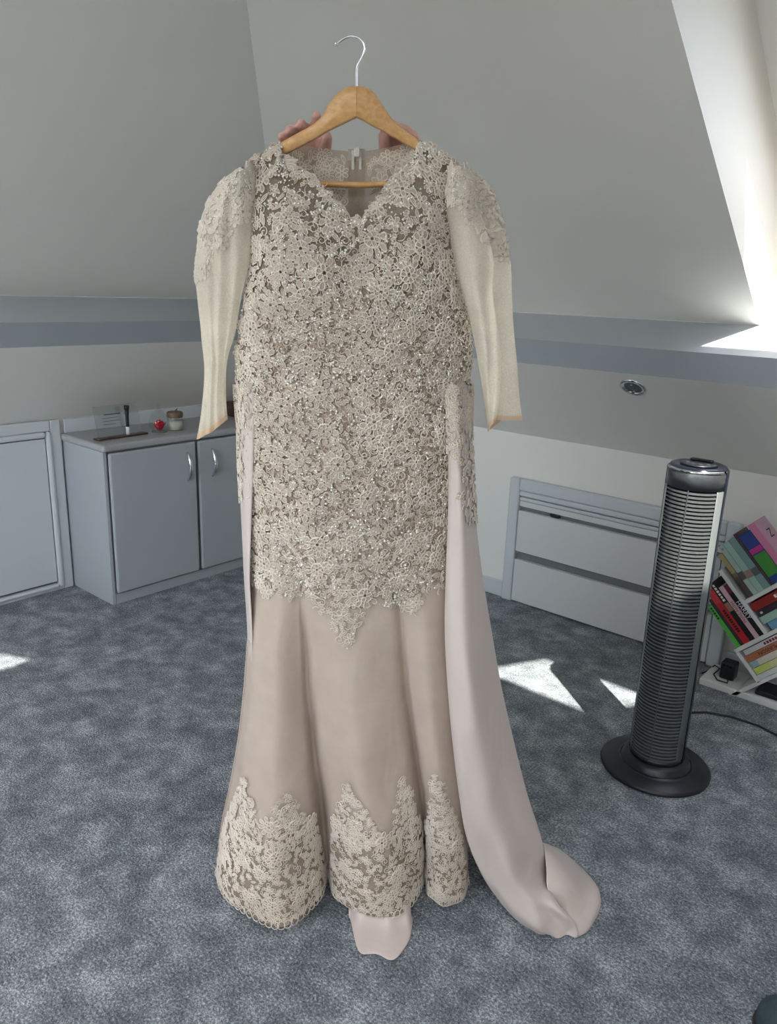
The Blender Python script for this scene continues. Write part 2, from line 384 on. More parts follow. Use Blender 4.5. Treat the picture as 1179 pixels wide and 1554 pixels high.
ql(d0, LY1, LX0, LY0); ql(LX1, LY1, DTOP, LY0); ql(d0, LY0, DTOP, YM)
struct('ceiling_slope_left', mb, PAINT)

# roof window on the right: deep white reveal, pine frame, panes
zo = lambda d: zin(d)+OFF
root = struct_root('window_1', (3.2, -1.0, 1.25))
DS = -.29; ZS = 1.328
for x_, t_ in ((OX0+.0015, -.03), (OX1-.0015, .03)):
    mb = MB(); mb.prism([(x_, -d, z) for d, z in ((OD0, 1.2745), (OD1, zin(OD1)), (OD1+.05, zo(OD1+.05)), (DS, zo(DS)))], (t_, 0, 0))
    mb.prism([(x_, -d, z) for d, z in ((OD0, 1.2745), (DS, zo(DS)), (DS, ZS-.03), (OD0, 1.2445))], (t_, 0, 0)); obj('reveal_cheek', mb, PAINT, root)
mb = MB(); mb.prism([(OX0, -OD0, 1.2745), (OX1, -OD0, 1.2745), (OX1, .36, 1.335), (OX0, .36, 1.335)], (0, 0, -.03)); obj('sill_board', mb, PAINT, root)
mb = MB(); mb.prism([(OX0, -OD1, zin(OD1)), (OX1, -OD1, zin(OD1)), (OX1, -OD1-.05, zo(OD1+.05)), (OX0, -OD1-.05, zo(OD1+.05))], (0, -.03, 0)); obj('reveal_head', mb, PAINT, root)
W1 = (2.647, 3.12, .22, .84); W2 = (3.285, 3.80, 1.47, 1.92)
def bar(par, name, x0, x1, e0, e1, m, up=.07):
    mb = MB(); mb.prism([(x0, -e0, zo(e0)), (x1, -e0, zo(e0)), (x1, -e1, zo(e1)), (x0, -e1, zo(e1))], nR*up); return obj(name, mb, m, par)
bar(root, 'frame_lining', OX0-.03, 2.53, -.40, 2.0, PAINT)
bar(root, 'reveal_infill', 2.53, W1[0], -.40, W2[2], PAINT)  # unseen infill, sized to cut the sun and sky let in
bar(root, 'reveal_infill', W1[1], OX1+.03, -.40, W2[2], PAINT)
bar(root, 'reveal_infill', W2[1], OX1+.03, W2[2], 2.0, PAINT)
bar(root, 'reveal_infill', W1[0], W1[1], -.40, W1[2], PAINT)
bar(root, 'reveal_infill', W1[0], W1[1], W1[3], W2[2], PAINT)
bar(root, 'reveal_infill', 2.53, W2[0], W2[2], W2[3], PAINT)
bar(root, 'reveal_infill', 2.53, W2[1], W2[3], 2.0, PAINT)
PW = .055
for q in (W1, W2):
    for x0_, x1_, e0_, e1_ in ((q[0]-PW, q[0], q[2]-PW, q[3]+PW), (q[1], q[1]+PW, q[2]-PW, q[3]+PW), (q[0], q[1], q[2]-PW, q[2]), (q[0], q[1], q[3], q[3]+PW)):
        mb = MB(); mb.prism([(x0_, -e0_, zo(e0_)-.001), (x1_, -e0_, zo(e0_)-.001), (x1_, -e1_, zo(e1_)-.001), (x0_, -e1_, zo(e1_)-.001)], -nR*.018); obj('frame_rail', mb, PINE, root)
for q in (W1, W2):
    mb = MB(); mb.prism([(q[0], -q[2], zo(q[2])+.03), (q[1], -q[2], zo(q[2])+.03), (q[1], -q[3], zo(q[3])+.03), (q[0], -q[3], zo(q[3])+.03)], nR*.004); obj('pane', mb, PANE, root)
# roof window on the left slope (over the cabinets' side of the room)
root = struct_root('window_2', (1.45, -2.8, 1.9))
OL = .30; zl = lambda d: zin(d)+OL
V2 = (1.45, 2.19, -3.6, -2.955)
for y in (LY0, LY1):
    mb = MB(); mb.prism([(LX0, y, zin(LX0)), (LX1, y, zin(LX1)), (LX1+.24, y, zl(LX1+.24)), (LX0-.1, y, zl(LX0-.1))], (0, .03*(1 if y == LY1 else -1), 0)); obj('reveal_cheek', mb, PAINT, root)
mb = MB(); mb.prism([(LX0, LY0, zin(LX0)), (LX0, LY1, zin(LX0)), (LX0-.1, LY1, zl(LX0-.1)), (LX0-.1, LY0, zl(LX0-.1))], (-.03, 0, 0)); obj('reveal_sill', mb, PAINT, root)
mb = MB(); mb.prism([(LX1, LY0, zin(LX1)), (LX1, LY1, zin(LX1)), (LX1+.24, LY1, zl(LX1+.24)), (LX1+.24, LY0, zl(LX1+.24))], (.03, 0, 0)); obj('reveal_head', mb, PAINT, root)
def barl(x0, x1, y0, y1):
    mb = MB(); mb.prism([(x0, y0, zl(x0)), (x1, y0, zl(x1)), (x1, y1, zl(x1)), (x0, y1, zl(x0))], nL*.07); obj('frame_rail', mb, PINE, root)
barl(LX0-.15, V2[0], LY0-.05, LY1+.05); barl(V2[1], LX1+.30, LY0-.05, LY1+.05)
barl(V2[0], V2[1], LY0-.05, V2[2]); barl(V2[0], V2[1], V2[3], LY1+.05)
mb = MB(); mb.prism([(V2[0], V2[2], zl(V2[0])+.03), (V2[1], V2[2], zl(V2[1])+.03), (V2[1], V2[3], zl(V2[1])+.03), (V2[0], V2[3], zl(V2[0])+.03)], nL*.004); obj('pane', mb, PANE, root)

# walls behind the photographer; the back window is unseen, added for fill light
def windowed_wall(name, wname, fixed, axis, lo, hi, wlo, whi, z0, z1, out):
    mb = MB()
    def b(a0, a1, c0, c1):
        if axis == 0: mb.box((a0, min(fixed, fixed+out), c0), (a1, max(fixed, fixed+out), c1))
        else: mb.box((min(fixed, fixed+out), a0, c0), (max(fixed, fixed+out), a1, c1))
    b(lo, wlo, 0, ZC); b(whi, hi, 0, ZC); b(wlo, whi, 0, z0); b(wlo, whi, z1, ZC)
    struct(name, mb, PAINT)
    mid = (wlo+whi)/2
    r = struct_root(wname, (mid, fixed, z0) if axis == 0 else (fixed, mid, z0))
    def fr(nm, a0, a1, c0, c1, m, t0=.25, t1=.75):
        mb = MB(); y0, y1 = sorted((fixed+out*t0, fixed+out*t1))
        if axis == 0: mb.box((a0, y0, c0), (a1, y1, c1))
        else: mb.box((y0, a0, c0), (y1, a1, c1))
        obj(nm, mb, m, r)
    fr('frame_rail', wlo, whi, z0, z0+.05, TRIMW); fr('frame_rail', wlo, whi, z1-.05, z1, TRIMW)
    for k in range(4):
        x = wlo+(whi-wlo)*k/3; fr('frame_stile', max(wlo, x-.025), min(whi, x+.025), z0+.05, z1-.05, TRIMW)
    fr('pane', wlo+.02, whi-.02, z0+.03, z1-.03, PANE, .48, .52)
    # daylight portal in the opening
    L = bpy.data.lights.new('portal', 'AREA'); L.shape = 'RECTANGLE'; L.size = whi-wlo; L.size_y = z1-z0; L.cycles.is_portal = True
    lo_ = bpy.data.objects.new('portal', L); COL.objects.link(lo_)
    c = Vector((mid, fixed+out*1.05, (z0+z1)/2)) if axis == 0 else Vector((fixed+out*1.05, mid, (z0+z1)/2))
    lo_.location = c; dirv = Vector((0, -out, 0)) if axis == 0 else Vector((-out, 0, 0))
    lo_.rotation_euler = dirv.to_track_quat('-Z', 'Z').to_euler()
windowed_wall('wall_back', 'window_3', YM, 0, 0, XM, .4, 2.6, .85, 2.15, -.12)
struct('wall_near', MB().box((XM, YM, 0), (XM+.12, 0, ZC)), PAINT)

# skirting boards
struct('baseboard_right', MB().box((.36, -.016, 0), (1.47, 0, .075)).box((2.47, -.016, 0), (XM, 0, .075)), TRIMW, bevel=.004)
struct('baseboard_left', MB().box((0, YM, 0), (.016, -2.45, .075)), TRIMW, bevel=.004)

# ================================================================== access hatch in the left wall
r = struct_root('door_1', (0, -1.8, 0))
Y1, Y0 = -1.318, -2.36; Zt = .762
def frame_set(Yn, Yf, z0, z1, wd, x0, x1, name, m, bev=.006):
    obj(name, MB().box((x0, Yf, z0), (x1, Yf+wd, z1)), m, r, bevel=bev)
    obj(name, MB().box((x0, Yn-wd, z0), (x1, Yn, z1)), m, r, bevel=bev)
    obj(name, MB().box((x0, Yf+wd, z1-wd), (x1, Yn-wd, z1)), m, r, bevel=bev)
    obj(name, MB().box((x0, Yf+wd, z0), (x1, Yn-wd, z0+wd*.7)), m, r, bevel=bev)
frame_set(Y1, Y0, .0, Zt, .046, 0, .022, 'architrave', TRIMW)
frame_set(Y1-.046, Y0+.046, .016, Zt-.046, .024, 0, .034, 'moulding', TRIMW, .01)
obj('backing', MB().box((.0005, Y0+.06, .03), (.004, Y1-.06, Zt-.06)), DGREY, r)
obj('door_panel', MB().box((.005, Y0+.074, .044), (.024, Y1-.0735, Zt-.0745)), TRIMW, r, bevel=.003)

# ================================================================== drawer hatch in the right wall
r = struct_root('door_2', (1.96, 0, 0))
A0, A1, HT = 1.478, 2.455, .572
for lo, hi, nm in (((A0, -.034, 0), (A0+.05, 0, HT), 'architrave'), ((A1-.05, -.034, 0), (A1, 0, HT), 'architrave'), ((A0+.05, -.034, HT-.052), (A1-.05, 0, HT), 'architrave')):
    obj(nm, MB().box(lo, hi), TRIMW, r, bevel=.007)
obj('moulding', MB().box((A0+.05, -.030, .494), (A1-.05, -.0005, .5195)), TRIMW, r, bevel=.008)
obj('moulding', MB().box((A0+.05, -.024, .474), (A1-.05, -.0005, .490)), TRIMW, r, bevel=.005)
obj('recess', MB().box((A0+.05, -.003, .005), (A1-.05, -.0002, .474)), DGREY, r)
obj('rail', MB().box((A0+.05, -.018, .447), (A1-.05, -.004, .472)), DRAWM, r, bevel=.002)
obj('drawer_front', MB().box((A0+.053, -.030, .243), (A1-.053, -.004, .430)), DRAWM, r, bevel=.003)
obj('drawer_front', MB().box((A0+.053, -.030, .008), (A1-.053, -.004, .205)), DRAWM, r, bevel=.003)
mb = MB().sphere((1.70, -.010, .438), .022, 14, 8, (1.2, .4, .6)); 
tag(obj('rolled_cloth', mb, BLACK, smooth=True), 'small black bundle peeking out above the upper white drawer', 'cloth')

# ================================================================== recessed spotlight in the lower slope
sv = np.array([.435, .345]); sv /= np.linalg.norm(sv)                 # up the slope in (d,z)
nrm = Vector((0, -sv[1], -sv[0]))                                      # into the room: (Y=-d)
dl = .372; pz = .76+dl*(.345/.435)
q = nrm.to_track_quat('Z', 'Y')
r = thing('recessed_spotlight', 'round chrome recessed spotlight in the sloped white ceiling above the drawer hatch', 'spotlight', Vector((2.135, -dl, pz)))
r.rotation_mode = 'QUATERNION'; r.rotation_quaternion = q
obj('trim_ring', MB().lathe([(.030, .0005), (.033, .005), (.042, .006), (.047, .003), (.047, .0002)], seg=36), CHROME, r, smooth=True, local=True)
obj('reflector', MB().lathe([(.031, .0012), (.026, .0006), (.001, .0004)], seg=30), STEELD, r, smooth=True, local=True)
obj('lamp_lens', MB().lathe([(.018, .0012), (.016, .004), (.008, .006), (.0005, .0065)], seg=24), GLASS, r, smooth=True, local=True)
for y_ in (-.022, .016): obj('lamp_clip', MB().box((-.004, y_, .001), (.004, y_+.006, .004)), CHROME, r, local=True)

# ================================================================== cabinet run along the left wall
CX = .345; CY0, CY1 = -1.298, -.36
r = thing('base_cabinet', 'low grey two-door cabinet along the left wall under the sloped ceiling', 'cabinet', (CX/2, (CY0+CY1)/2, 0))
obj('carcass', MB().box((.002, CY0+.004, .0), (CX-.022, CY1, .668)), CABM, r, bevel=.002)
obj('plinth', MB().box((CX-.0215, CY0+.006, .0), (CX-.004, CY1, .046)), CABM, r, bevel=.001)
obj('side_panel', MB().box((.002, CY0-.012, .0), (CX-.004, CY0+.0035, .668)), CABM, r, bevel=.002)
obj('worktop', MB().box((.002, CY0-.02, .6685), (CX+.012, CY1, .700)), CABT, r, bevel=.012, bseg=4)
for k, (a, b) in enumerate(((CY0+.006, -.872), (-.858, -.43))):
    d = obj('door', MB().box((CX-.0035, a, .052), (CX+.014, b, .662)), CABM, r, bevel=.011, bseg=4)
    hy = b-.047 if k == 0 else a+.072
    pts = [(CX+.013+.026*math.sin(math.pi*t)**.7, hy, .618-.126*t) for t in np.linspace(0, 1, 15)]
    rs = [.0055+.0035*math.sin(math.pi*t) for t in np.linspace(0, 1, 15)]
    obj('handle', MB().tube(pts, rs, 10), CHROME, d, smooth=True)
obj('upstand', MB().box((.002, CY0-.0, .7002), (.016, CY1, .758)), TRIMW, r, bevel=.002)

# acrylic display stand
r = thing('acrylic_display', 'clear acrylic display plaque with a black-capped vial on a dark wooden strip, on the cabinet', 'display', (.241, -1.165, .7003))
def L2(t, off=0): return np.array([.250-.016*t, -1.286+.243*t])+np.array([.243, .016])/.2435*off
a = L2(0, -.02); b = L2(1, -.02); c = L2(1, .02); d = L2(0, .02)
obj('base_strip', MB().prism([(*a, .7005), (*b, .7005), (*c, .7005), (*d, .7005)], (0, 0, .008)), DARKWOOD, r, bevel=.003)
P = lambda t, off, z: (*L2(t, off), z)
obj('acrylic_sheet', MB().hexa([P(.06, -.008, .709), P(.94, -.008, .709), P(.94, -.003, .709), P(.06, -.003, .709), P(.06, -.034, .835), P(.94, -.034, .835), P(.94, -.029, .835), P(.06, -.029, .835)]), ACRYL, r, bevel=.001)
PRINT = mat('grey_print', (70, 72, 76), .6, noise=.05)
for i, (t0, t1) in enumerate(((.24, .56), (.2, .5), (.2, .53), (.2, .44))):
    z = .797-.013*i; o1 = -.008-.026*(z-.709)/.126+.0056
    obj('printed_line', MB().hexa([P(t0, o1, z), P(t1, o1, z), P(t1, o1+.0004, z), P(t0, o1+.0004, z), P(t0, o1, z+.004 if i == 0 else z+.002), P(t1, o1, z+.004 if i == 0 else z+.002), P(t1, o1+.0004, z+.004 if i == 0 else z+.002), P(t0, o1+.0004, z+.004 if i == 0 else z+.002)]), PRINT, r)
WHITEP = mat('white_plastic', (225, 226, 228), .35, noise=.02)
vx = L2(.62, .006)
v = obj('vial', MB().lathe([(.0, .709), (.008, .709), (.0085, .735), (.0085, .742), (.0, .743)], (vx[0], vx[1], 0), 16), WHITEP, r, smooth=True)
obj('vial_barrel', MB().lathe([(.0, .7425), (.007, .7425), (.0075, .748), (.0072, .79), (.009, .80), (.0085, .815), (.0, .816)], (vx[0], vx[1], 0), 16), mat('dark_teal_plastic', (20, 34, 36), .3, noise=.05), v, smooth=True)
obj('vial_cap', MB().lathe([(.0, .8155), (.011, .8155), (.011, .833), (.0, .834)], (vx[0], vx[1], 0), 16), BLACK, v, smooth=True)

# rose under a glass cloche
cx, cy = .232, -.972
r = thing('glass_cloche', 'glass teardrop cloche holding a red rose, beside the candle on the cabinet', 'ornament', (cx, cy, .7003))
obj('foot', MB().lathe([(0, .7005), (.034, .7005), (.0345, .703), (.033, .7045), (0, .7045)], (cx, cy, 0), 28), mat('pale_foot', (120, 118, 118), .4, noise=.03), r, smooth=True)
prof = [(.033, .7075), (.042, .722), (.045, .738), (.041, .757), (.031, .776), (.018, .792), (.008, .803), (.004, .812), (.0042, .820), (.0005, .823)]
obj('glass_dome', MB().lathe(prof, (cx, cy, 0), 32), GLASS, r, smooth=True)
ROSE = mat('red_petal', (190, 12, 40), .55, noise=.2, nscale=80)
k = 0
for ring, (n, rad, ht, tilt) in enumerate(((3, .009, .044, .1), (5, .018, .040, .45), (6, .028, .034, .8))):
    for i in range(n):
        th = 2*math.pi*i/n+ring*.5
        g = np.zeros((6, 7, 3))
        for a_ in range(6):
            for b_ in range(7):
                t = a_/5; s_ = (b_/6-.5)*2
                wdt = .020*math.sin(math.pi*(.18+.72*t))*(.8+.2*ring)
                rr = rad*(.35+.65*t**.6)+.004*tilt*t*t - .004*s_*s_*t
                ang_ = th+s_*wdt/max(rad, .006)
                g[a_, b_] = (cx+rr*math.cos(ang_), cy+rr*math.sin(ang_), .711+ht*(t**.8)-.006*tilt*t**3-.003*s_*s_)
        obj('rose_petal', MB().grid(g), ROSE, r, smooth=True, solid=.0008)
obj('rose_stem', MB().tube([(cx, cy, .7068), (cx+.002, cy, .713)], .0025, 8), mat('leaf_green', (52, 74, 40), .6, noise=.1), r)

# candle jar
cx, cy = .238, -.893
r = thing('candle_jar', 'small glass candle jar with cream wax and a cork lid on the cabinet', 'candle', (cx, cy, .7003))
obj('jar', MB().lathe([(0, .7005), (.031, .7005), (.034, .704), (.034, .757), (.032, .762)], (cx, cy, 0), 30), GLASS, r, smooth=True)
obj('wax', MB().lathe([(0, .704), (.0318, .704), (.0322, .742), (.0, .7422)], (cx, cy, 0), 28), mat('cream_wax', (206, 200, 184), .5, noise=.03, bump=.05), r, smooth=True)
obj('cork_lid', MB().lathe([(0, .757), (.0312, .757), (.0355, .7625), (.0355, .778), (.032, .783), (0, .784)], (cx, cy, 0), 28), CORK, r, smooth=True)
obj('lid_loop', MB().tube([(cx-.002, cy, .783), (cx+.002, cy+.004, .791), (cx+.004, cy+.012, .797), (cx+.003, cy+.008, .788)], .0018, 7), CORK, r, smooth=True)
# brown box mostly hidden behind the dress
r = thing('wooden_box', 'small dark brown wooden box at the back of the cabinet, beside the dress', 'box', (.095, -.41, .7003))
obj('body', MB().box((.05, -.47, .7005), (.14, -.375, .755)), DARKWOOD, r, bevel=.003)
obj('lid', MB().box((.046, -.474, .7555), (.144, -.371, .772)), DARKWOOD, r, bevel=.004)
obj('clasp', MB().box((.1402, -.425, .748), (.143, -.413, .762)), CHROME, r, bevel=.001)

# ================================================================== tower fan
FX, FY = 2.536, -.818
r = thing('tower_fan', 'tall black and silver tower fan on a round black base', 'fan', (FX, FY, 0))
FA = math.radians(-83.5)                                               # facing direction
HS = .022
obj('base', MB().lathe([(0, .0), (.150, .0), (.156, .004), (.157, .010), (.150, .016), (.112, .023), (.098, .027), (.094, .040), (.088, .046), (0, .046)], (FX, FY, 0), 64), BLACK, r, smooth=True)
obj('base_seam', MB().lathe([(.097, .0265), (.101, .0278), (.104, .0262)], (FX, FY, 0), 48), BLACKG, r, smooth=True)
RB = .0765
# black rear shell
a0, a1 = FA+math.radians(78), FA+math.radians(282)
obj('rear_shell', MB().lathe([(RB-.004, .046), (RB+.001, .05), (RB+.001, .893+HS), (RB-.003, .897+HS)], (FX, FY, 0), 40, a0, a1), BLACKG, r, smooth=True, solid=.002)
obj('inner_core', MB().lathe([(RB-.014, .046), (RB-.014, .85+HS), (0, .851+HS)], (FX, FY, 0), 32), BLACK, r, smooth=True)
for sgn in (-1, 1):
    x0, x1 = FA+sgn*math.radians(57), FA+sgn*math.radians(78)
    obj('side_strip', MB().lathe([(RB-.003, .062), (RB, .065), (RB, .842+HS), (RB-.003, .845+HS)], (FX, FY, 0), 8, min(x0, x1), max(x0, x1)), SILVER, r, smooth=True, solid=.002)
NS = 76; zs = np.linspace(.066, .838+HS, NS)
arc = np.linspace(-math.radians(57), math.radians(57), 15)
pts = []
for rr, zz in ((RB-.007, -.0024), (RB-.0005, -.0030), (RB-.0005, .0022), (RB-.007, .0028)):
    pts.append([(rr*math.cos(FA+a_), rr*math.sin(FA+a_), zz) for a_ in arc])
pg = np.array(pts)
slat_me = None
for z in zs:
    if slat_me is None:
        mb = MB().grid(pg, cu=True); slat_me = mesh('grille_slat', mb.v, mb.f, SLATM, False)
    o = bpy.data.objects.new('grille_slat', slat_me); COL.objects.link(o); o.parent = r; o.location = (0, 0, z)
for a_ in (0.0,):
    fx, fy = math.cos(FA+a_), math.sin(FA+a_); tx, ty = -fy, fx
    q8 = [(FX+fx*(RB-.008)+tx*s*.0016, FY+fy*(RB-.008)+ty*s*.0016) for s in (-1, 1)]+[(FX+fx*(RB+.0006)+tx*s*.0016, FY+fy*(RB+.0006)+ty*s*.0016) for s in (1, -1)]
    obj('grille_divider', MB().hexa([(*p, .062) for p in q8]+[(*p, .845+HS) for p in q8]), STEELD, r)
obj('lower_collar', MB().lathe([(RB-.008, .046), (RB, .047), (RB, .0615), (RB-.008, .0625)], (FX, FY, 0), 40, FA-math.radians(78), FA+math.radians(78)), BLACK, r, smooth=True)
obj('upper_collar', MB().lathe([(RB-.012, .844+HS), (RB+.0004, .8455+HS), (RB+.0004, .886+HS), (RB-.002, .892+HS)], (FX, FY, 0), 40, FA-math.radians(78), FA+math.radians(78)), STEELD, r, smooth=True)
obj('chrome_rim', MB().lathe([(RB-.002, .8905+HS), (RB+.0008, .892+HS), (RB+.0006, .896+HS), (RB-.003, .898+HS)], (FX, FY, 0), 40, FA-math.radians(70), FA+math.radians(70)), CHROME, r, smooth=True)
obj('top_cap', MB().lathe([(RB-.003, .8975+HS), (RB-.005, .902+HS), (RB-.012, .9045+HS), (.05, .902+HS), (0, .901+HS)], (FX, FY, 0), 48), BLACKG, r, smooth=True)
pnl = obj('control_panel', MB().lathe([(.0, .9025+HS), (.047, .9030+HS), (.047, .9068+HS), (.044, .908+HS), (0, .908+HS)], (FX, FY, 0), 40), BLACK, r, smooth=True)
for i in range(4):
    a_ = FA+math.radians(-60+40*i); obj('button', MB().lathe([(.006, .908+HS), (.006, .9098+HS), (0, .910+HS)], (FX+.03*math.cos(a_), FY+.03*math.sin(a_), 0), 12), STEELD, pnl)
obj('carry_grip', MB().box((FX-.03, FY+.012, .9078+HS), (FX+.03, FY+.03, .915+HS)), BLACKG, pnl, bevel=.004)
obj('power_cord', MB().tube([(FX-.02, FY+.09, .05), (2.50, -.70, .012), (2.47, -.58, .005), (2.478, -.46, .0045), (2.54, -.395, .0045), (2.61, -.365, .0045), (2.70, -.36, .0045), (2.77, -.382, .0045), (2.86, -.43, .0045), (2.98, -.46, .0045)], .0036, 8), BLACK, r, smooth=True)

# ================================================================== diagonal bookcase with its books
S2 = math.sqrt(.5)
O0 = np.array([2.551, .17])
def pq(p, q): return (O0[0]+(p+q)*S2, O0[1]+(q-p)*S2)
BK = thing('bookcase', 'white tree-shaped bookcase with diagonal shelves, right of the tower fan', 'bookcase', (2.75, -.11, 0))
YF, YB = -.205, -.045
def plank(p0, q0, p1, q1, t, name='shelf_board'):
    # plank whose middle line runs (p0,q0)-(p1,q1)
    d_ = np.array([p1-p0, q1-q0]); d_ /= np.linalg.norm(d_); n_ = np.array([-d_[1], d_[0]])*t/2
    c_ = [np.array([p0, q0])+n_, np.array([p1, q1])+n_, np.array([p1, q1])-n_, np.array([p0, q0])-n_]
    poly = [(pq(*k)[0], YF, pq(*k)[1]) for k in c_]
    obj(name, MB().prism(poly, (0, YB-YF, 0)), SHELFW, BK, bevel=.0015)
T = .014
plank(-.262, .125, -.007, .125, T)                 # leaning board between the two book groups
plank(.0, -.006, .0, .56, T)                       # long rising shelf
plank(-.128, .132, -.128, .50, T)                  # upper rising shelf
plank(.007, .0, .128, .0, T)                       # short end board
plank(.128, -.150, .128, .50, T)                   # lowest rising shelf
plank(.135, .31, .33, .31, T)
obj('base_board', MB().box((2.445, YF, 0.0), (3.05, YB, .026)), SHELFW, BK, bevel=.004)
obj('trunk', MB().box((2.93, YB-.02, .026), (3.02, YB, .74)), SHELFW, BK, bevel=.003)

PAGES = mat('page_edges', (206, 198, 182), .8, noise=.08, nscale=120)
INKW = mat('white_ink', (228, 226, 222), .6, noise=.01); INKB = mat('black_ink', (22, 20, 22), .6, noise=.01); INKR = mat('red_ink', (120, 30, 34), .6, noise=.01); INKP = mat('mauve_ink', (120, 84, 98), .6, noise=.02); INKG = mat('gold_ink', (170, 148, 84), .5, noise=.02)
bmat = {}
def bm_(rgb):
    if rgb not in bmat: bmat[rgb] = mat('cover_%d_%d_%d' % rgb, rgb, .42, noise=.05, nscale=14)
    return bmat[rgb]
def book(label, p, q, length, thick, rgb, mode, grp, depth=.118, text=None, ink=None, tsize=None, tpos=.5, flip=False, blocks=(), cover=None, yoff=0, name='paperback_book', marks=None):
    # mode 'p': standing on a rising shelf (length runs up-left);  'q': lying on it (length runs up-right)
    X, Z = pq(p, q)
    y0 = YF+.004+yoff
    rt = thing(name, label, 'book', (X, y0, Z), grp, rot=(0, math.radians(45) if mode == 'p' else math.radians(-45), 0))
    # local x along the length, z across the thickness, y into the shelf
    if mode == 'p': x0, x1 = -length, 0.0
    else: x0, x1 = 0.0, length
    t = thick-.0008; c = .0012
    cv_ = MB().box((x0, 0, 0), (x1, c, t)).box((x0, c, 0), (x1, depth, c)).box((x0, c, t-c), (x1, depth, t))
    obj('cover', cv_, bm_(rgb), rt, local=True)
    obj('pages', MB().box((x0+.002, c, c), (x1-.002, depth-.002, t-c)), PAGES, rt, local=True)
    for (f0, f1, col) in blocks:
        xa, xb = sorted((x0+(x1-x0)*f0, x0+(x1-x0)*f1))
        obj('spine_panel', MB().box((xa, -.0004, .0004), (xb, -.00002, t-.0004)), bm_(col), rt, local=True)
    if text:
        M4 = Matrix.Translation(Vector((x0+(x1-x0)*tpos, -.0007, t/2))) @ Matrix.Rotation(math.radians(90), 4, 'X') @ (Matrix.Rotation(math.pi, 4, 'Z') if flip else Matrix.Identity(4))
        text_part('title', text, tsize or thick*.62, ink or INKW, rt, M4)
    if marks:
        f0, f1, n_, ink_, h_ = marks; mk = MB(); xs2 = np.linspace(x0+(x1-x0)*f0, x0+(x1-x0)*f1, n_+1)
        for xa, xb in zip(xs2, xs2[1:]):
            e_ = (xb-xa)*.72; hh = t*h_*random.uniform(.7, 1); mk.box((min(xa, xa+e_), -.0006, t/2-hh/2), (max(xa, xa+e_), -.0001, t/2+hh/2))
        tag(obj('lettering', mk, ink_, rt, local=True), kind='stuff')
    if cover:
        M4 = Matrix.Translation(Vector((x0+(x1-x0)*cover[1], depth*cover[2], t+.0003))) @ Matrix.Rotation(cover[3], 4, 'Z')
        text_part('cover_title', cover[0], cover[4], INKB, rt, M4)
    return rt
gA, gB, gC, gD = 'books leaning on the top shelf', 'books leaning on the middle shelf', 'books stacked in the right middle compartment', 'books stacked in the lower compartment'
pA = -.1355
q = .150
for lab, L_, t_, rgb, kw in (
    ('worn brown paperback, leftmost on the top shelf of the bookcase', .172, .018, (112, 102, 86), dict(blocks=((.0, .45, (168, 152, 106)), (.55, 1, (86, 76, 72))))),
    ('pale green paperback with a small round emblem on its spine, beside the worn brown book', .196, .019, (166, 184, 176), dict(text='o', ink=INKB, tsize=.016, tpos=.07, blocks=((.55, .7, (92, 84, 80)),))),
    ('pale mint paperback between two other green books on the top shelf', .196, .023, (158, 188, 176), dict(blocks=((.58, .72, (150, 126, 112)),))),
    ('muted teal paperback next to the thin dark book on the top shelf', .197, .024, (126, 156, 152), dict(blocks=((.6, .74, (96, 98, 98)),))),
    ('thin dark mauve book between the teal and the blue books', .205, .010, (78, 58, 66), {}),
    ('thick book with blue, magenta and green spine on the top shelf', .190, .046, (40, 66, 128), dict(blocks=((.02, .28, (52, 70, 140)), (.30, .40, (188, 60, 140)), (.42, .86, (70, 140, 62))))),
    ('pink book with a mauve cover and black letter, topmost on the bookcase', .205, .026, (196, 150, 172), dict(blocks=((.0, .95, (206, 128, 160)),), cover=('N', .28, .55, 0, .05)))):
    book(lab, pA, q, L_, t_, rgb, 'p', gA, **kw); q += t_+.0006
q = .0075
for lab, L_, t_, rgb, kw in (
    ('bright green thin book with black letters, leftmost on the middle shelf', .166, .016, (84, 186, 72), dict(marks=(.04, .34, 5, INKB, .55))),
    ('dark grey book between the green and the red books', .185, .012, (58, 54, 58), {}),
    ('red paperback with dark lettering on the middle shelf', .228, .026, (184, 36, 44), dict(marks=(.42, .82, 10, INKB, .5), blocks=((.1, .3, (196, 60, 66)),))),
    ('black book with white lettering between the red and the pink books', .232, .019, (28, 24, 26), dict(marks=(.04, .34, 6, INKW, .5), blocks=((.36, .5, (150, 120, 96)),))),
    ('dusty pink book with handwritten mauve title on the middle shelf', .205, .018, (204, 172, 178), dict(text='Harry Styles', ink=INKP, tsize=.017, tpos=.5)),
    ('black book with bold white name on its spine, against the white board', .202, .0185, (26, 24, 30), dict(text='HARRY', ink=INKW, tsize=.022, tpos=.5, blocks=((.0, .16, (110, 46, 64)),)))):
    book(lab, -.0075, q, L_, t_, rgb, 'p', gB, **kw); q += t_+.0003
p = -.0075
for lab, q0, t_, rgb, kw in (
    ('blue book at the bottom of the right middle stack', .150, .028, (112, 158, 188), {}),
    ('pale green book with tiny dots on its spine in the right middle stack', .137, .026, (160, 190, 174), {}),
    ('dark purple book under the red book in the right middle stack', .139, .022, (58, 44, 54), dict(marks=(.06, .12, 1, INKW, .5))),
    ('deep red hardback at the top of the right middle stack', .136, .030, (146, 44, 38), dict(marks=(.45, .8, 6, INKW, .4)))):
    book(lab, p, q0, .196, t_, rgb, 'q', gC, **kw); p -= t_+.0006
p = .1205
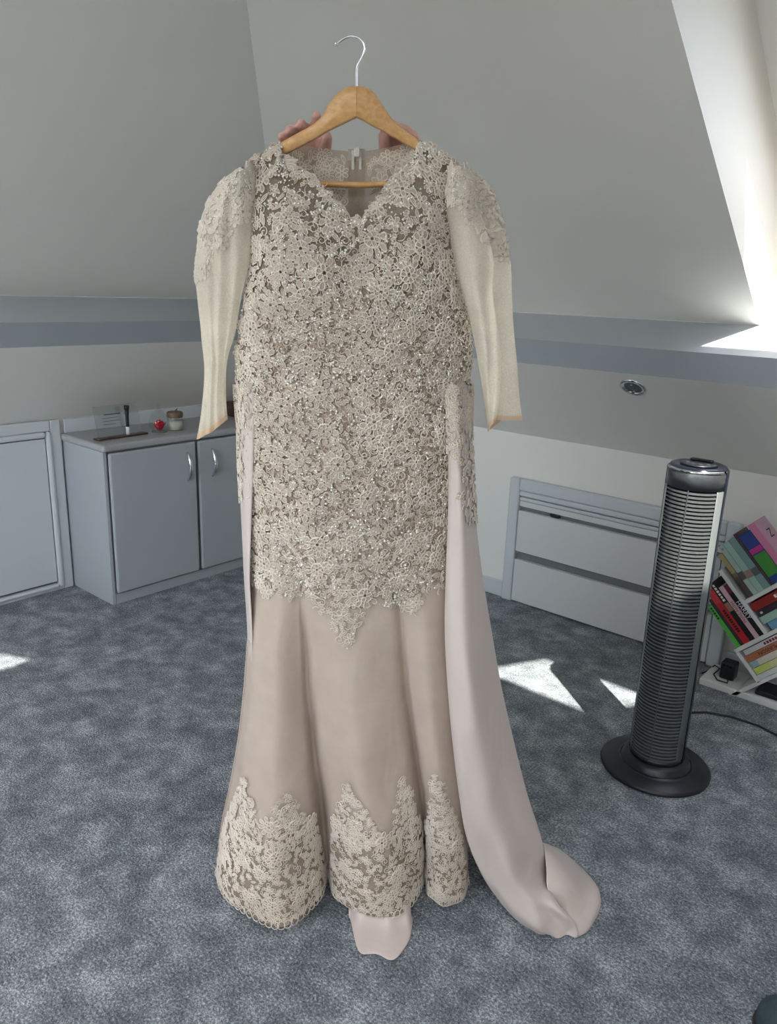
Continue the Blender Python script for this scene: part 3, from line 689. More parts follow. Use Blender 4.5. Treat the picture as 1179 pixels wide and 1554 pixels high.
for lab, q0, t_, rgb, kw in (
    ('white book at the bottom of the lower stack', .006, .018, (202, 204, 204), {}),
    ('yellow-green book second from the bottom of the lower stack', .010, .024, (196, 208, 112), dict(blocks=((.3, .98, (206, 208, 150)),))),
    ('cream book in the middle of the lower stack', .012, .023, (206, 200, 184), dict(blocks=((.0, .14, (150, 176, 188)),))),
    ('orange-brown book with black capitals in the lower stack', .009, .024, (176, 112, 82), dict(text='TOMLINSON', ink=INKB, tsize=.018, tpos=.52, flip=True)),
    ('white book with dark red lettering at the top of the lower stack', .018, .019, (204, 202, 204), dict(marks=(.4, .9, 9, INKR, .6)))):
    book(lab, p, q0, .196, t_, rgb, 'q', gD, **kw); p -= t_+.0006

# adapter and its cable on the base board
r = thing('power_adapter', 'black plug-in power adapter with looped cable on the bookcase base board', 'adapter', (2.515, -.13, .0262))
obj('body', MB().box((2.495, -.155, .0265), (2.545, -.105, .092)), BLACK, r, bevel=.006, bseg=3)
obj('cable', MB().tube([(2.53, -.157, .035), (2.535, -.185, .031), (2.50, -.185, .0305), (2.475, -.15, .031), (2.48, -.10, .036), (2.455, -.08, .034), (2.435, -.09, .006), (2.425, -.12, .0045)], .0026, 7), BLACK, r, smooth=True)
for i in range(3): obj('vent_slot', MB().box((2.503+.012*i, -.1556, .078), (2.511+.012*i, -.1549, .082)), BLACKG, r)
r = thing('hard_drive', 'flat black box lying on the base board under the lowest diagonal shelf', 'box', (2.69, -.15, .0262))
obj('body', MB().box((2.63, -.19, .0265), (2.75, -.095, .044)), BLACK, r, bevel=.005, bseg=3)
obj('light', MB().lathe([(.004, .0440), (.004, .0446), (0, .0447)], (2.73, -.175, 0), 10), STEELD, r)

# the toe of a slipper at the lower right corner
P0 = to_room(at_floor(1185, 1562))
r = thing('slipper', 'dark teal rounded slipper toe at the lower right corner of the carpet', 'slipper', (float(P0[0]), float(P0[1]), 0))
TEAL = mat('dark_teal_felt', (52, 68, 72), .8, noise=.15, nscale=80, bump=.2, bscale=300)
g = np.zeros((10, 20, 3))
dx = np.array([ca, sa, 0]); dy = np.array([-sa, ca, 0])
for i in range(10):
    for j in range(20):
        a_ = 2*math.pi*j/20; t = i/9
        rad = math.sin(math.pi/2*(1-t**2.2)) if t < 1 else 0
        ly = (.05*math.sin(a_) if math.sin(a_) > 0 else .19*math.sin(a_))
        g[i, j] = P0+dx*(.052*math.cos(a_)*rad)+dy*(ly*rad-.01)+np.array([0, 0, .012+.045*math.sin(math.pi/2*t)])
obj('upper', MB().grid(g, cv=True), TEAL, r, smooth=True)
g2 = np.array([[P0+dx*(.056*math.cos(2*math.pi*j/24))*k_+dy*((.054 if math.sin(2*math.pi*j/24) > 0 else .195)*math.sin(2*math.pi*j/24)*k_-.01)+np.array([0, 0, z_]) for j in range(24)] for k_, z_ in ((0, .0), (1, .0), (1.02, .006), (1, .0122), (0, .0125))])
obj('sole', MB().grid(g2, cv=True), BLACK, r, smooth=False)

# ================================================================== THE DRESS (view frame, hung on its hanger)
def cr_axis(A, n, axis):
    # Catmull-Rom resampling of control points along one axis
    A = np.moveaxis(np.asarray(A, float), axis, 0); m = len(A)
    t = np.linspace(0, m-1, n); i = np.clip(t.astype(int), 0, m-2); f = (t-i).reshape((-1,)+(1,)*(A.ndim-1))
    p0 = A[np.maximum(i-1, 0)]; p1 = A[i]; p2 = A[i+1]; p3 = A[np.minimum(i+2, m-1)]
    out = .5*((2*p1)+(-p0+p2)*f+(2*p0-5*p1+4*p2-p3)*f*f+(-p0+3*p1-3*p2+p3)*f**3)
    return np.moveaxis(out, 0, axis)
class Surf:
    def __init__(s, ctrl, nu, nv, flip=False):
        s.P = cr_axis(cr_axis(ctrl, nu, 0), nv, 1); s.refresh()
    def refresh(s):
        s.nu, s.nv = s.P.shape[:2]
        du = np.gradient(s.P, axis=0); dv = np.gradient(s.P, axis=1)
        n = np.cross(du, dv); n /= np.linalg.norm(n, axis=-1, keepdims=True)+1e-12
        sgn = np.sign(((CV-s.P)*n).sum(-1, keepdims=True)); sgn[sgn == 0] = 1
        s.N = n*sgn; s.du = du*(s.nu-1); s.dv = dv*(s.nv-1)
    def ev(s, A, u, v):
        x = np.clip(u, 0, 1)*(s.nu-1); y = np.clip(v, 0, 1)*(s.nv-1)
        i = np.minimum(x.astype(int), s.nu-2); j = np.minimum(y.astype(int), s.nv-2); a = (x-i)[..., None]; b = (y-j)[..., None]
        return A[i, j]*(1-a)*(1-b)+A[i+1, j]*a*(1-b)+A[i, j+1]*(1-a)*b+A[i+1, j+1]*a*b
    def mb(s, shift=0.0, u0=0, u1=1, v0=0, v1=1):
        a, b = int(u0*(s.nu-1)), int(u1*(s.nu-1))+1; c, d = int(v0*(s.nv-1)), int(v1*(s.nv-1))+1
        return MB().grid((s.P+s.N*shift)[a:b, c:d])
def lobe(yv0, yv1, yf, t, k=.6): return (yv0*(1-t)+yv1*t)*(1-math.sin(math.pi*t)**k)+yf*math.sin(math.pi*t)**k

base_xyz = to_room(np.array([-.05, 1.46, 0.0]))
DR = thing('evening_gown', 'beige beaded lace mermaid gown with sheer sleeves and satin train on a wooden hanger', 'dress', tuple(map(float, base_xyz)))

rows = []
def row_px(pts, Y): rows.append([at(x, y, yy) for (x, y), yy in zip(pts, Y)])
row_px([(374,246),(400,230),(424,214),(429,240),(466,262),(506,300),(541,334),(576,300),(606,258),(630,238),(637,213),(664,229),(694,246)],
       [1.500,1.498,1.496,1.488,1.472,1.458,1.452,1.458,1.472,1.488,1.496,1.498,1.500])
row_px([(380,300),(402,296),(425,286),(442,296),(474,318),(509,345),(541,366),(573,345),(602,318),(624,296),(641,286),(664,294),(688,306)],
       [1.485,1.468,1.458,1.452,1.446,1.442,1.440,1.442,1.446,1.452,1.458,1.468,1.485])
row_px([(378,400),(397,400),(424,400),(450,402),(480,406),(511,412),(541,416),(571,412),(602,406),(630,402),(652,400),(674,400),(694,402)],
       [1.490,1.460,1.436,1.424,1.420,1.428,1.436,1.428,1.420,1.424,1.436,1.460,1.490])
def row_even(py, xl, xr, ye, yf, bust=0):
    xs = [xl+(xr-xl)*t for t in (0,.06,.14,.23,.32,.41,.5,.59,.68,.77,.86,.94,1)]
    Y = []
    for t in (0,.06,.14,.23,.32,.41,.5,.59,.68,.77,.86,.94,1): Y.append(ye+(yf-ye)*math.sin(math.pi*t)**.55)
    rows.append([at(x, py, yy) for x, yy in zip(xs, Y)])
row_even(480, 366, 712, 1.492, 1.418)
row_even(550, 357, 716, 1.494, 1.424)
row_even(600, 360, 710, 1.494, 1.424)
row_even(680, 368, 700, 1.494, 1.418)
row_even(770, 373, 697, 1.494, 1.416)
row_even(850, 377, 692, 1.494, 1.416)
ZL  = [.74, .62, .50, .38, .27, .17, .09, .032]
le  = [383, 375, 369, 360, 348, 336, 330, 329]
v1_ = [460, 464, 468, 476, 484, 491, 496, 498]
v2_ = [605, 611, 619, 630, 639, 643, 645, 645]
re_ = [688, 690, 694, 700, 706, 709, 710, 709]
f1 = [1.428, 1.418, 1.408, 1.394, 1.376, 1.36, 1.35, 1.345]
f2 = [1.416, 1.414, 1.41, 1.402, 1.393, 1.384, 1.376, 1.372]
f3 = [1.432, 1.436, 1.438, 1.438, 1.434, 1.43, 1.428, 1.426]
vd = [1.438, 1.456, 1.470, 1.482, 1.492, 1.498, 1.502, 1.504]
for z, a, b, c, d, y1, y2, y3, yv in zip(ZL, le, v1_, v2_, re_, f1, f2, f3, vd):
    R_ = []
    for x0, x1, ya, yb, yf in ((a, b, 1.494, yv, y1), (b, c, yv, yv+.004, y2), (c, d, yv+.004, 1.494, y3)):
        for t in (0, .11, .5, .89):
            yy = lobe(ya, yb, yf, t); R_.append(PX(x0+(x1-x0)*t, yy, z))
    R_.append(PX(d, 1.494, z)); rows.append(R_)
FRONT = Surf(np.array(rows), 330, 200)
# small soft folds in the skirt part
uu = np.linspace(0, 1, FRONT.nu)[:, None]; vv = np.linspace(0, 1, FRONT.nv)[None, :]
low = np.clip((uu-.58)/.42, 0, 1)
wob = low*(.006*np.sin(vv*37+uu*9)+.0028*np.sin(vv*71-uu*17+1.3)+.005*np.sin(vv*13+uu*26)+.0022*np.sin(vv*52+uu*38+np.sin(uu*9)*2)) + np.clip((uu-.12)*6, 0, 1)*.0018*np.sin(uu*55+np.sin(vv*17)*2)
FRONT.P[..., 1] += wob*np.sin(np.pi*vv)**.4; FRONT.refresh()
NRF = len(rows)-1
# opaque satin lining: starts at a sweetheart line below the sheer yoke
uS = .105
mbf = MB(); G = FRONT.P + FRONT.N*(-.0025)
iv = np.arange(FRONT.nv); vcol = iv/(FRONT.nv-1)
u_top = np.array([.118 - .03*math.exp(-((v-.30)/.12)**2) - .03*math.exp(-((v-.70)/.12)**2) + .012*math.exp(-((v-.5)/.05)**2) for v in vcol])
nr = 300; Pg = np.zeros((nr, FRONT.nv, 3))
for j in iv:
    us = u_top[j]+(1-u_top[j])*np.linspace(0, 1, nr)
    Pg[:, j] = FRONT.ev(G, us, np.full(nr, vcol[j]))
LACE_LOW = [(383,893),(400,903),(440,915),(470,908),(480,925),(495,938),(508,960),(518,985),(524,994),(531,985),(541,960),(552,936),(562,918),(575,912),(588,932),(604,922),(625,936),(640,920),(650,903),(690,888)]
lowx = [p[0] for p in LACE_LOW]; lowy = [p[1] for p in LACE_LOW]
qg = proj(Pg); Ga = np.zeros((170, FRONT.nv, 3)); Gb = np.zeros((170, FRONT.nv, 3))
for j in iv:       # the beaded ground ends just above the pointed lace edge, the plain satin starts there
    yl = min(np.interp(qg[150, j, 0], lowx, lowy)-14, 925)
    ic = np.interp(yl, qg[:, j, 1], np.arange(nr))
    for k_ in range(3):
        Ga[:, j, k_] = np.interp(np.linspace(0, ic, 170), np.arange(nr), Pg[:, j, k_]); Gb[:, j, k_] = np.interp(np.linspace(ic, nr-1, 170), np.arange(nr), Pg[:, j, k_])
obj('lace_ground', MB().grid(Ga), LACEG, DR, smooth=True, view=True)
obj('skirt_panel', MB().grid(Gb), SATINU, DR, smooth=True, view=True)
obj('skirt_tulle', FRONT.mb(.0012, .47, 1), TULLES, DR, smooth=True, view=True)
obj('yoke', FRONT.mb(-.001, 0, .16), TULLEB, DR, smooth=True, view=True)

# back of the gown (seen inside the neckline), closing the body behind
brow = []
for i, rr in enumerate(rows):
    L_, R_ = rr[0], rr[-1]; z = (L_[2]+R_[2])/2
    dep = np.interp(i, [0, 2, 4, 8, 16], [.045, .075, .085, .095, .20])
    line = []
    for t in np.linspace(0, 1, 9):
        p = L_*(1-t)+R_*t; p = p+np.array([0, dep*math.sin(math.pi*t)**.6, 0]); line.append(p)
    brow.append(line)
# back neckline edge
top = [(376,246),(400,232),(425,219),(478,224),(541,230),(592,223),(634,216),(664,230),(692,246)]
brow[0] = [at(x, y, 1.500+.045*math.sin(math.pi*t)**.6) for (x, y), t in zip(top, np.linspace(0, 1, 9))]
BACK = Surf(np.array(brow), 120, 80)
obj('back_yoke', BACK.mb(0, 0, .17), TULLEK, DR, smooth=True, view=True)
obj('back_panel', BACK.mb(0, .165, 1), SATINU, DR, smooth=True, view=True, solid=.002)
# zip with its slider at the back of the neck
ZIPM = mat('zip_tape', (176, 168, 152), .5, noise=.06, nscale=90); ZIPT = mat('zip_teeth', (206, 202, 190), .35, noise=.1, nscale=200)
zp = obj('zip', MB().grid(np.array([[at(x, y, 1.5405+.028*(y-226)/110) for x in (528, 533, 549, 554)] for y in (226, 250, 280, 310, 345, 380)])), ZIPM, DR, view=True, solid=.001)
for x0, x1 in ((533.5, 537.5), (544.5, 548.5)):
    obj('zip_tape_edge', MB().grid(np.array([[at(x, y, 1.537+.028*(y-226)/110) for x in (x0, x1)] for y in (228, 250, 280, 310, 345, 380)])), ZIPT, zp, view=True, solid=.002)
obj('zip_slider', MB().box((at(537, 222, 1.53)[0], 1.530, at(541, 238, 1.53)[2]), (at(546, 222, 1.53)[0], 1.536, at(541, 222, 1.53)[2])), ZIPT, zp, view=True, bevel=.002)

# satin underskirt showing below the hem
lt = [PX(x, y, .12) for x, y in ((528, 1.45), (548, 1.435), (575, 1.43), (602, 1.435), (622, 1.45))]
lm = [PX(x, y, .026) for x, y in ((529, 1.415), (546, 1.392), (580, 1.384), (607, 1.392), (623, 1.415))]
lb = [at_floor(x, y, .004) for x, y in ((531, 1392), (546, 1440), (584, 1453), (616, 1440), (626, 1392))]
lb2 = [at_floor(x, y, .004) for x, y in ((540, 1370), (555, 1395), (584, 1400), (608, 1395), (618, 1370))]
S_ = Surf(np.array([lt, lm, lb, lb2]), 40, 44)
S_.P[..., 1] += .010*np.sin(np.linspace(0, 1, 44)*19)[None, :]*np.linspace(.3, 1, 40)[:, None]
obj('underskirt', MB().grid(S_.P), SATIN, DR, smooth=True, view=True, solid=.0015)

# satin overskirt: narrow left fall
lrows = []
for py, xo, xi in ((583, 356, 385), (640, 360, 386), (720, 363, 384), (800, 367, 381), (880, 371, 379), (940, 375, 382), (985, 377, 383), (1040, 379, 384)):
    lrows.append([at(xi-4, py, 1.50), at(xi, py, 1.462), at((xi+xo)/2, py, 1.468), at(xo, py, 1.502), at(xo+10, py, 1.545), at(xo+60, py, 1.60)])
LEFTF = Surf(np.array(lrows), 90, 36)
obj('overskirt_fall', LEFTF.mb(), SATIN, DR, smooth=True, view=True, solid=.0015)
# broad right fall and train
rr_ = []
for py, xi, xm, xo, yi, ym, yo in ((586, 679, 694, 715, 1.455, 1.446, 1.50), (640, 680, 696, 714, 1.452, 1.440, 1.50), (720, 681, 699, 718, 1.446, 1.428, 1.50), (800, 680, 702, 722, 1.440, 1.420, 1.50),
        (880, 677, 704, 732, 1.436, 1.412, 1.505), (960, 676, 708, 745, 1.432, 1.406, 1.51), (1040, 680, 714, 759, 1.432, 1.402, 1.51), (1120, 687, 726, 777, 1.434, 1.400, 1.51),
        (1200, 697, 742, 797, 1.434, 1.402, 1.51), (1270, 709, 758, 819, 1.434, 1.404, 1.505), (1325, 731, 774, 829, 1.430, 1.404, 1.49), (1370, 760, 800, 843, 1.424, 1.388, 1.408), (1402, 792, 826, 872, 1.408, 1.374, 1.388)):
    back = at(xo-14, py-6, yo+.06); back[2] = max(back[2], .01)
    b2 = at(max(xi+10, xo-70), py-14, yo+.12); b2[2] = max(b2[2], .01)
    rr_.append([at(xi+7, py, yi+.045), at(xi+1.5, py, yi+.012), at(xi, py, yi), at((2*xi+xm)/3, py, (yi+2*ym)/3), at(xm, py, ym), at((xm+xo)/2, py, (ym*1.2+yo*.8)/2), at(xo-2, py, yo-.012), at(xo, py, yo+.012), back, b2])
last = [at_floor(x, y, .004) for x, y in ((806, 1400), (810, 1408), (816, 1414), (828, 1420), (842, 1424), (858, 1425), (870, 1422), (878, 1415), (876, 1402), (868, 1386))]
rr_.append(last)
A_ = np.array(rr_); A_[..., 2] = np.maximum(A_[..., 2], .004)
RIGHTF = Surf(A_, 200, 70)
uu = np.linspace(0, 1, 200)[:, None]; vv = np.linspace(0, 1, 70)[None, :]
RIGHTF.P[..., 1] += np.clip(uu*1.4, 0, 1)*(.008*np.sin(vv*9+uu*16)+.004*np.sin(vv*21-uu*24)+.0025*np.sin(vv*30+uu*47)*np.clip(uu*2-.6, 0, 1))*np.sin(np.pi*vv)
RIGHTF.P[..., 2] = np.maximum(RIGHTF.P[..., 2], .003); RIGHTF.refresh()
obj('overskirt_train', RIGHTF.mb(), SATIN, DR, smooth=True, view=True, solid=.0015)
tr = []
def zat(px, py, z): return at_floor(px, py, z)
tr.append([at(822, 1278, 1.535), zat(850, 1290, .045), zat(872, 1308, .022), zat(880, 1316, .006), zat(884, 1318, .003)])
tr.append([zat(826, 1288, .125), zat(856, 1303, .075), zat(885, 1322, .032), zat(897, 1334, .010), zat(900, 1337, .003)])
tr.append([zat(829, 1318, .108), zat(862, 1330, .082), zat(893, 1342, .036), zat(907, 1351, .012), zat(910, 1355, .003)])
tr.append([zat(831, 1350, .078), zat(864, 1356, .062), zat(893, 1364, .030), zat(909, 1371, .011), zat(911, 1376, .003)])
tr.append([zat(846, 1382, .026), zat(864, 1384, .032), zat(885, 1388, .024), zat(901, 1390, .010), zat(904, 1394, .003)])
tr.append([zat(858, 1402, .008), zat(868, 1405, .012), zat(874, 1410, .016), zat(889, 1410, .008), zat(892, 1413, .003)])
tr.append([zat(862, 1418, .003), zat(868, 1420, .003), zat(872, 1422, .003), zat(874, 1422, .004), zat(878, 1421, .003)])
TRAIN = Surf(np.array(tr), 60, 44)
TRAIN.P[..., 2] = np.maximum(.003, TRAIN.P[..., 2]+.004*np.sin(np.linspace(0, 1, 44)*11)[None, :]*np.sin(np.linspace(0, np.pi, 60))[:, None]); TRAIN.refresh()
obj('train_end', TRAIN.mb(), SATIN, DR, smooth=True, view=True, solid=.0015)

# sheer sleeves: flattened tubes with one pleat
def sleeve(sec, name):
    g = np.array([[at(x, y, Y) for (x, y, Y) in s_] for s_ in sec]); n, m = g.shape[:2]
    g = np.concatenate([g, g[:, :1]], 1)
    S = Surf(g, 110, 72)
    u_ = np.linspace(0, 1, 110)[:, None]; v_ = np.linspace(0, 1, 72)[None, :]
    S.P[..., 1] += .0035*np.sin(v_*37+u_*9)*np.clip(u_*3, 0, 1)+.003*np.sin(u_*23+v_*11)*np.clip(u_*3, 0, 1)
    S.P[:, -1] = S.P[:, 0]; S.refresh()
    return S, obj(name, MB().grid(S.P), TULLE, DR, smooth=True, view=True)
secL = []
for I, F_, O, B in (((382, 250), (370, 256), (357, 261), (372, 252)), ((388, 290), (354, 288), (331, 286), (362, 282)), ((387, 340), (345, 335), (308, 332), (352, 330)), ((382, 392), (340, 392), (297, 395), (340, 390)),
        ((368, 448), (335, 450), (300, 452), (335, 448)), ((357, 505), (330, 508), (306, 510), (330, 505)), ((345, 548), (328, 556), (311, 560), (328, 552)), ((342, 600), (325, 612), (305, 622), (322, 606)), ((345, 636), (322, 655), (299, 667), (322, 650))):
    k = len(secL)/8; w_ = .045-.02*k
    secL.append([(I[0], I[1], 1.492), ((I[0]*2+F_[0])/3, (I[1]*2+F_[1])/3, 1.492-w_*.7), (F_[0], F_[1], 1.492-w_), ((F_[0]+O[0])/2, (F_[1]+O[1])/2, 1.492-w_*.8), (O[0], O[1], 1.497), (B[0], B[1], 1.500+w_)])
SL, oL = sleeve(secL, 'sleeve')
secR = []
for I, F_, O, B in (((684, 250), (700, 256), (719, 261), (697, 252)), ((674, 295), (712, 290), (744, 287), (710, 287)), ((674, 340), (722, 335), (762, 332), (720, 335)), ((686, 398), (738, 395), (774, 394), (735, 395)),
        ((703, 450), (744, 448), (777, 448), (745, 448)), ((717, 505), (752, 505), (780, 505), (752, 500)), ((727, 560), (756, 556), (785, 556), (757, 556)), ((735, 610), (754, 606), (789, 603), (760, 600)), ((741, 655), (750, 636), (792, 638), (768, 634))):
    k = len(secR)/8; w_ = .045-.018*k
    fold = F_[0]+ (10 if k < .4 else 4)
    secR.append([(I[0], I[1], 1.490), ((I[0]+F_[0])/2, (I[1]+F_[1])/2, 1.490-w_), (fold, F_[1], 1.490-w_*.75), (fold-9*min(1, k*2), F_[1], 1.500-w_*.3), (O[0], O[1], 1.502), (B[0], B[1], 1.500+w_)])
SR, oR = sleeve(secR, 'sleeve')
CUFF = sheer_mat('peach_cuff_band', (232, 204, 176), .85, .4)
for S, o in ((SL, oL), (SR, oR)): obj('cuff_band', MB().grid((S.P+S.N*.0008)[-5:]), CUFF, o, smooth=True, view=True)

# ------------------------------------------------------------------ lace motifs (real relief: cords, petals, beads)
class Bag:
    def __init__(s): s.V = []; s.F = []; s.n = 0
    def add(s, V, Fc): s.V.append(V); s.F.append(Fc+s.n); s.n += len(V)
    def obj(s, name, m, parent, smooth=True):
        if not s.V: return None
        V = to_room(np.concatenate(s.V)) - np.array(root_offset(parent)); Fc = np.concatenate(s.F)
        o = bpy.data.objects.new(name, mesh(name, V, Fc, m, smooth)); COL.objects.link(o); o.parent = parent; o['kind'] = 'stuff'; return o
def cord(path, r, h=0.0, closed=False, hk=1.5):
    p = np.array(path, float); n = len(p)
    if closed: t = np.roll(p, -1, 0)-np.roll(p, 1, 0)
    else: t = np.gradient(p, axis=0)
    t /= np.linalg.norm(t, axis=1, keepdims=True)+1e-9; nn = np.stack([-t[:, 1], t[:, 0]], 1)
    A = np.concatenate([p+nn*r, np.full((n, 1), h)], 1); T_ = np.concatenate([p, np.full((n, 1), h+r*hk)], 1); B = np.concatenate([p-nn*r, np.full((n, 1), h)], 1)
    V = np.concatenate([A, T_, B]); Fs = []
    for i in range(n if closed else n-1):
        j = (i+1) % n
        Fs += [(i, j, n+j), (i, n+j, n+i), (n+i, n+j, 2*n+j), (n+i, 2*n+j, 2*n+i)]
    return V, np.array(Fs)
def join(parts):
    V = []; Fs = []; n = 0
    for v, f in parts: V.append(v); Fs.append(f+n); n += len(v)
    return np.concatenate(V), np.concatenate(Fs)
def petal_path(L_, W_, k, r0, n=9):
    a = np.linspace(0, 2*math.pi, n, endpoint=False)
    x = r0+L_/2-L_/2*np.cos(a); y = W_*np.sin(a)*(.65+.35*(x-r0)/L_)
    c, s_ = math.cos(k), math.sin(k); return np.stack([x*c-y*s_, x*s_+y*c], 1)
def fill(path, h=.0, hc=.25):
    c = path.mean(0); n = len(path)
    V = np.concatenate([np.concatenate([path, np.full((n, 1), h)], 1), [[c[0], c[1], h+hc]]]); return V, np.array([(i, (i+1) % n, n) for i in range(n)])
def motif_flower(np_, L_=.62, W_=.24, r0=.16, inner=True):
    cs, fs = [], []
    for k in range(np_):
        p = petal_path(L_, W_, 2*math.pi*k/np_, r0); cs.append(cord(p, .05, .05, True)); fs.append(fill(p, .03, .07))
    if inner:
        a = np.linspace(0, 2*math.pi, 9, endpoint=False); cs.append(cord(np.stack([.15*np.cos(a), .15*np.sin(a)], 1), .06, .08, True))
    return join(cs), join(fs)
def motif_rosette():
    cs, fs = [], []
    for k in range(9):
        p = petal_path(.5, .2, 2*math.pi*k/9, .48); cs.append(cord(p, .04, .03, True)); fs.append(fill(p, .02, .06))
    for k in range(6):
        p = petal_path(.36, .16, 2*math.pi*k/6+.3, .12); cs.append(cord(p, .04, .10, True)); fs.append(fill(p, .08, .05))
    a = np.linspace(0, 2*math.pi, 14, endpoint=False); cs.append(cord(np.stack([.5*np.cos(a), .5*np.sin(a)], 1), .05, .06, True))
    return join(cs), join(fs)
def motif_leaf():
    t = np.linspace(0, 1, 8); up = np.stack([t*2-1, .34*np.sin(math.pi*t)**.8], 1); lo = np.stack([t[::-1][1:-1]*2-1, -.34*np.sin(math.pi*t[::-1][1:-1])**.8], 1)
    p = np.concatenate([up, lo]); cs = [cord(p, .06, .04, True), cord(np.stack([t*1.6-.8, .05*np.sin(t*6)], 1), .045, .05)]
    return join(cs), fill(p, .02, .05)
def motif_swirl(turn=1.4):
    t = np.linspace(0, 1, 16); r_ = .15+.75*t; a = turn*2*math.pi*t
    return cord(np.stack([r_*np.cos(a), r_*np.sin(a)], 1), .075, .04), None
def motif_spray():
    cs, fs = [], []
    for k in range(5):
        p = petal_path(.5, .17, (k-2)*.55, .35)+np.array([-.4, 0]); cs.append(cord(p, .05, .04, True)); fs.append(fill(p, .02, .06))
    t = np.linspace(0, 1, 8); cs.append(cord(np.stack([-1.1+t*.9, .2*np.sin(t*3)], 1), .05, .03))
    return join(cs), join(fs)
def motif_arc(): 
    t = np.linspace(0, 1, 10); a = -1.1+2.2*t; return cord(np.stack([.9*np.sin(a), .9*np.cos(a)-.6], 1), .075, .06), None
def motif_ring():
    a = np.linspace(0, 2*math.pi, 16, endpoint=False); return cord(np.stack([np.cos(a), np.sin(a)], 1), .1, .06, True), None
MO = {'rosette': motif_rosette(), 'flower6': motif_flower(6), 'flower5': motif_flower(5, .6, .28), 'leaf': motif_leaf(), 'swirl': motif_swirl(), 'spray': motif_spray(), 'arc': motif_arc(), 'ring': motif_ring()}
def stamp(S, key, u, v, size, ang, bags, h0=.0006, hs=1.0):
    Pu = S.ev(S.du, np.array([u]), np.array([v]))[0]; Pv = S.ev(S.dv, np.array([u]), np.array([v]))[0]
    e1 = Pv/np.linalg.norm(Pv); nrm_ = np.cross(Pu, Pv); e2 = np.cross(nrm_, e1); e2 /= np.linalg.norm(e2)+1e-9
    M_ = np.array([[Pv@e1, Pu@e1], [Pv@e2, Pu@e2]])
    try: Mi = np.linalg.inv(M_)
    except Exception: return
    c, s_ = math.cos(ang), math.sin(ang)
    for part, bag in zip(MO[key], bags):
        if part is None or bag is None: continue
        V, Fc = part
        x = (V[:, 0]*c-V[:, 1]*s_)*size; y = (V[:, 0]*s_+V[:, 1]*c)*size
        d = Mi@np.stack([x, y]); uu_ = u+d[1]; vv_ = v+d[0]
        if max(np.ptp(uu_), np.ptp(vv_)) > .22: return
        P = S.ev(S.P, uu_, vv_); N = S.ev(S.N, uu_, vv_)
        # keep the relief from collapsing where the cloth ends
        over = np.abs(uu_-np.clip(uu_, 0, 1))+np.abs(vv_-np.clip(vv_, 0, 1))
        ex = np.stack([e1, e2]);
        du_ = (uu_-np.clip(uu_, 0, 1))[:, None]*Pu; dv_ = (vv_-np.clip(vv_, 0, 1))[:, None]*Pv
        bag.add(P+du_+dv_+N*(h0+V[:, 2:3]*size*hs*1.5), Fc)
OCT = (np.array([(1,0,0),(-1,0,0),(0,1,0),(0,-1,0),(0,0,1),(0,0,-1)], float), np.array([(0,2,4),(2,1,4),(1,3,4),(3,0,4),(2,0,5),(1,2,5),(3,1,5),(0,3,5)]))
def beads(S, pts, bag, r0=.0011, r1=.0019, h=.0018):
    if not len(pts): return
    pts = np.array(pts); P = S.ev(S.P, pts[:, 0], pts[:, 1])+S.ev(S.N, pts[:, 0], pts[:, 1])*h
    for p in P:
        bag.add(p+OCT[0]*rng.uniform(r0, r1), OCT[1])
def inpoly(x, y, poly):
    c = False; n = len(poly)
    for i in range(n):
        x0, y0 = poly[i]; x1, y1 = poly[(i+1) % n]
        if (y0 > y) != (y1 > y) and x < (x1-x0)*(y-y0)/(y1-y0)+x0: c = not c
    return c
def scatter(S, n, mind, test, taken, lo=(0, 0), hi=(1, 1), tries=30):
    out = []
    us = rng.uniform(lo[0], hi[0], n*tries); vs_ = rng.uniform(lo[1], hi[1], n*tries)
    P = S.ev(S.P, us, vs_); Q = proj(P)
    tk = np.array(taken) if len(taken) else np.zeros((0, 3))
    for u, v, p, q in zip(us, vs_, P, Q):
        if len(out) >= n: break
        if not test(q[0], q[1], u, v): continue
        if len(tk) and np.min(((tk-p)**2).sum(1)) < mind*mind: continue
        tk = np.concatenate([tk, p[None]]); out.append((u, v))
    return out, list(tk)

C_, Fi_, Dk, Bd = Bag(), Bag(), Bag(), Bag()
def front_ok(x, y, u, v): return y < np.interp(x, lowx, lowy)-6
U1 = .72
def yoke(x, y): return y < 360 - 60*min(1, abs(x-541)/130)
tk = []
a, tk = scatter(FRONT, 62, .052, lambda x, y, u, v: front_ok(x, y+16, u, v), tk, (.035, .04), (.62, .96))
for u, v in a: stamp(FRONT, 'rosette', u, v, rng.uniform(.023, .030), rng.uniform(0, 6), (C_, Fi_))
tk2 = list(tk)
b, tk2 = scatter(FRONT, 330, .0235, front_ok, tk2, (.004, .012), (U1, .988))
for u, v in b: stamp(FRONT, random.choice(['flower6', 'flower5', 'spray']), u, v, rng.uniform(.013, .019), rng.uniform(0, 6), (C_, Fi_))
c, tk2 = scatter(FRONT, 1100, .0125, front_ok, tk2, (.004, .012), (U1, .988), 14)
for u, v in c:
    pxl = proj(FRONT.ev(FRONT.P, np.array([u]), np.array([v])))[0]
    if yoke(*pxl) and random.random() < .35: continue
    stamp(FRONT, random.choice(['leaf', 'flower5', 'swirl', 'spray', 'leaf', 'swirl']), u, v, rng.uniform(.008, .013), rng.uniform(0, 6), (C_, Fi_))
d, _ = scatter(FRONT, 1700, .0075, lambda x, y, u, v: front_ok(x, y, u, v) and not yoke(x, y), [], (.1, .012), (U1, .988), 6)
for u, v in d: stamp(FRONT, random.choice(['swirl', 'arc', 'leaf', 'flower5']), u, v, rng.uniform(.005, .008), rng.uniform(0, 6), (C_, Fi_), h0=.0003)
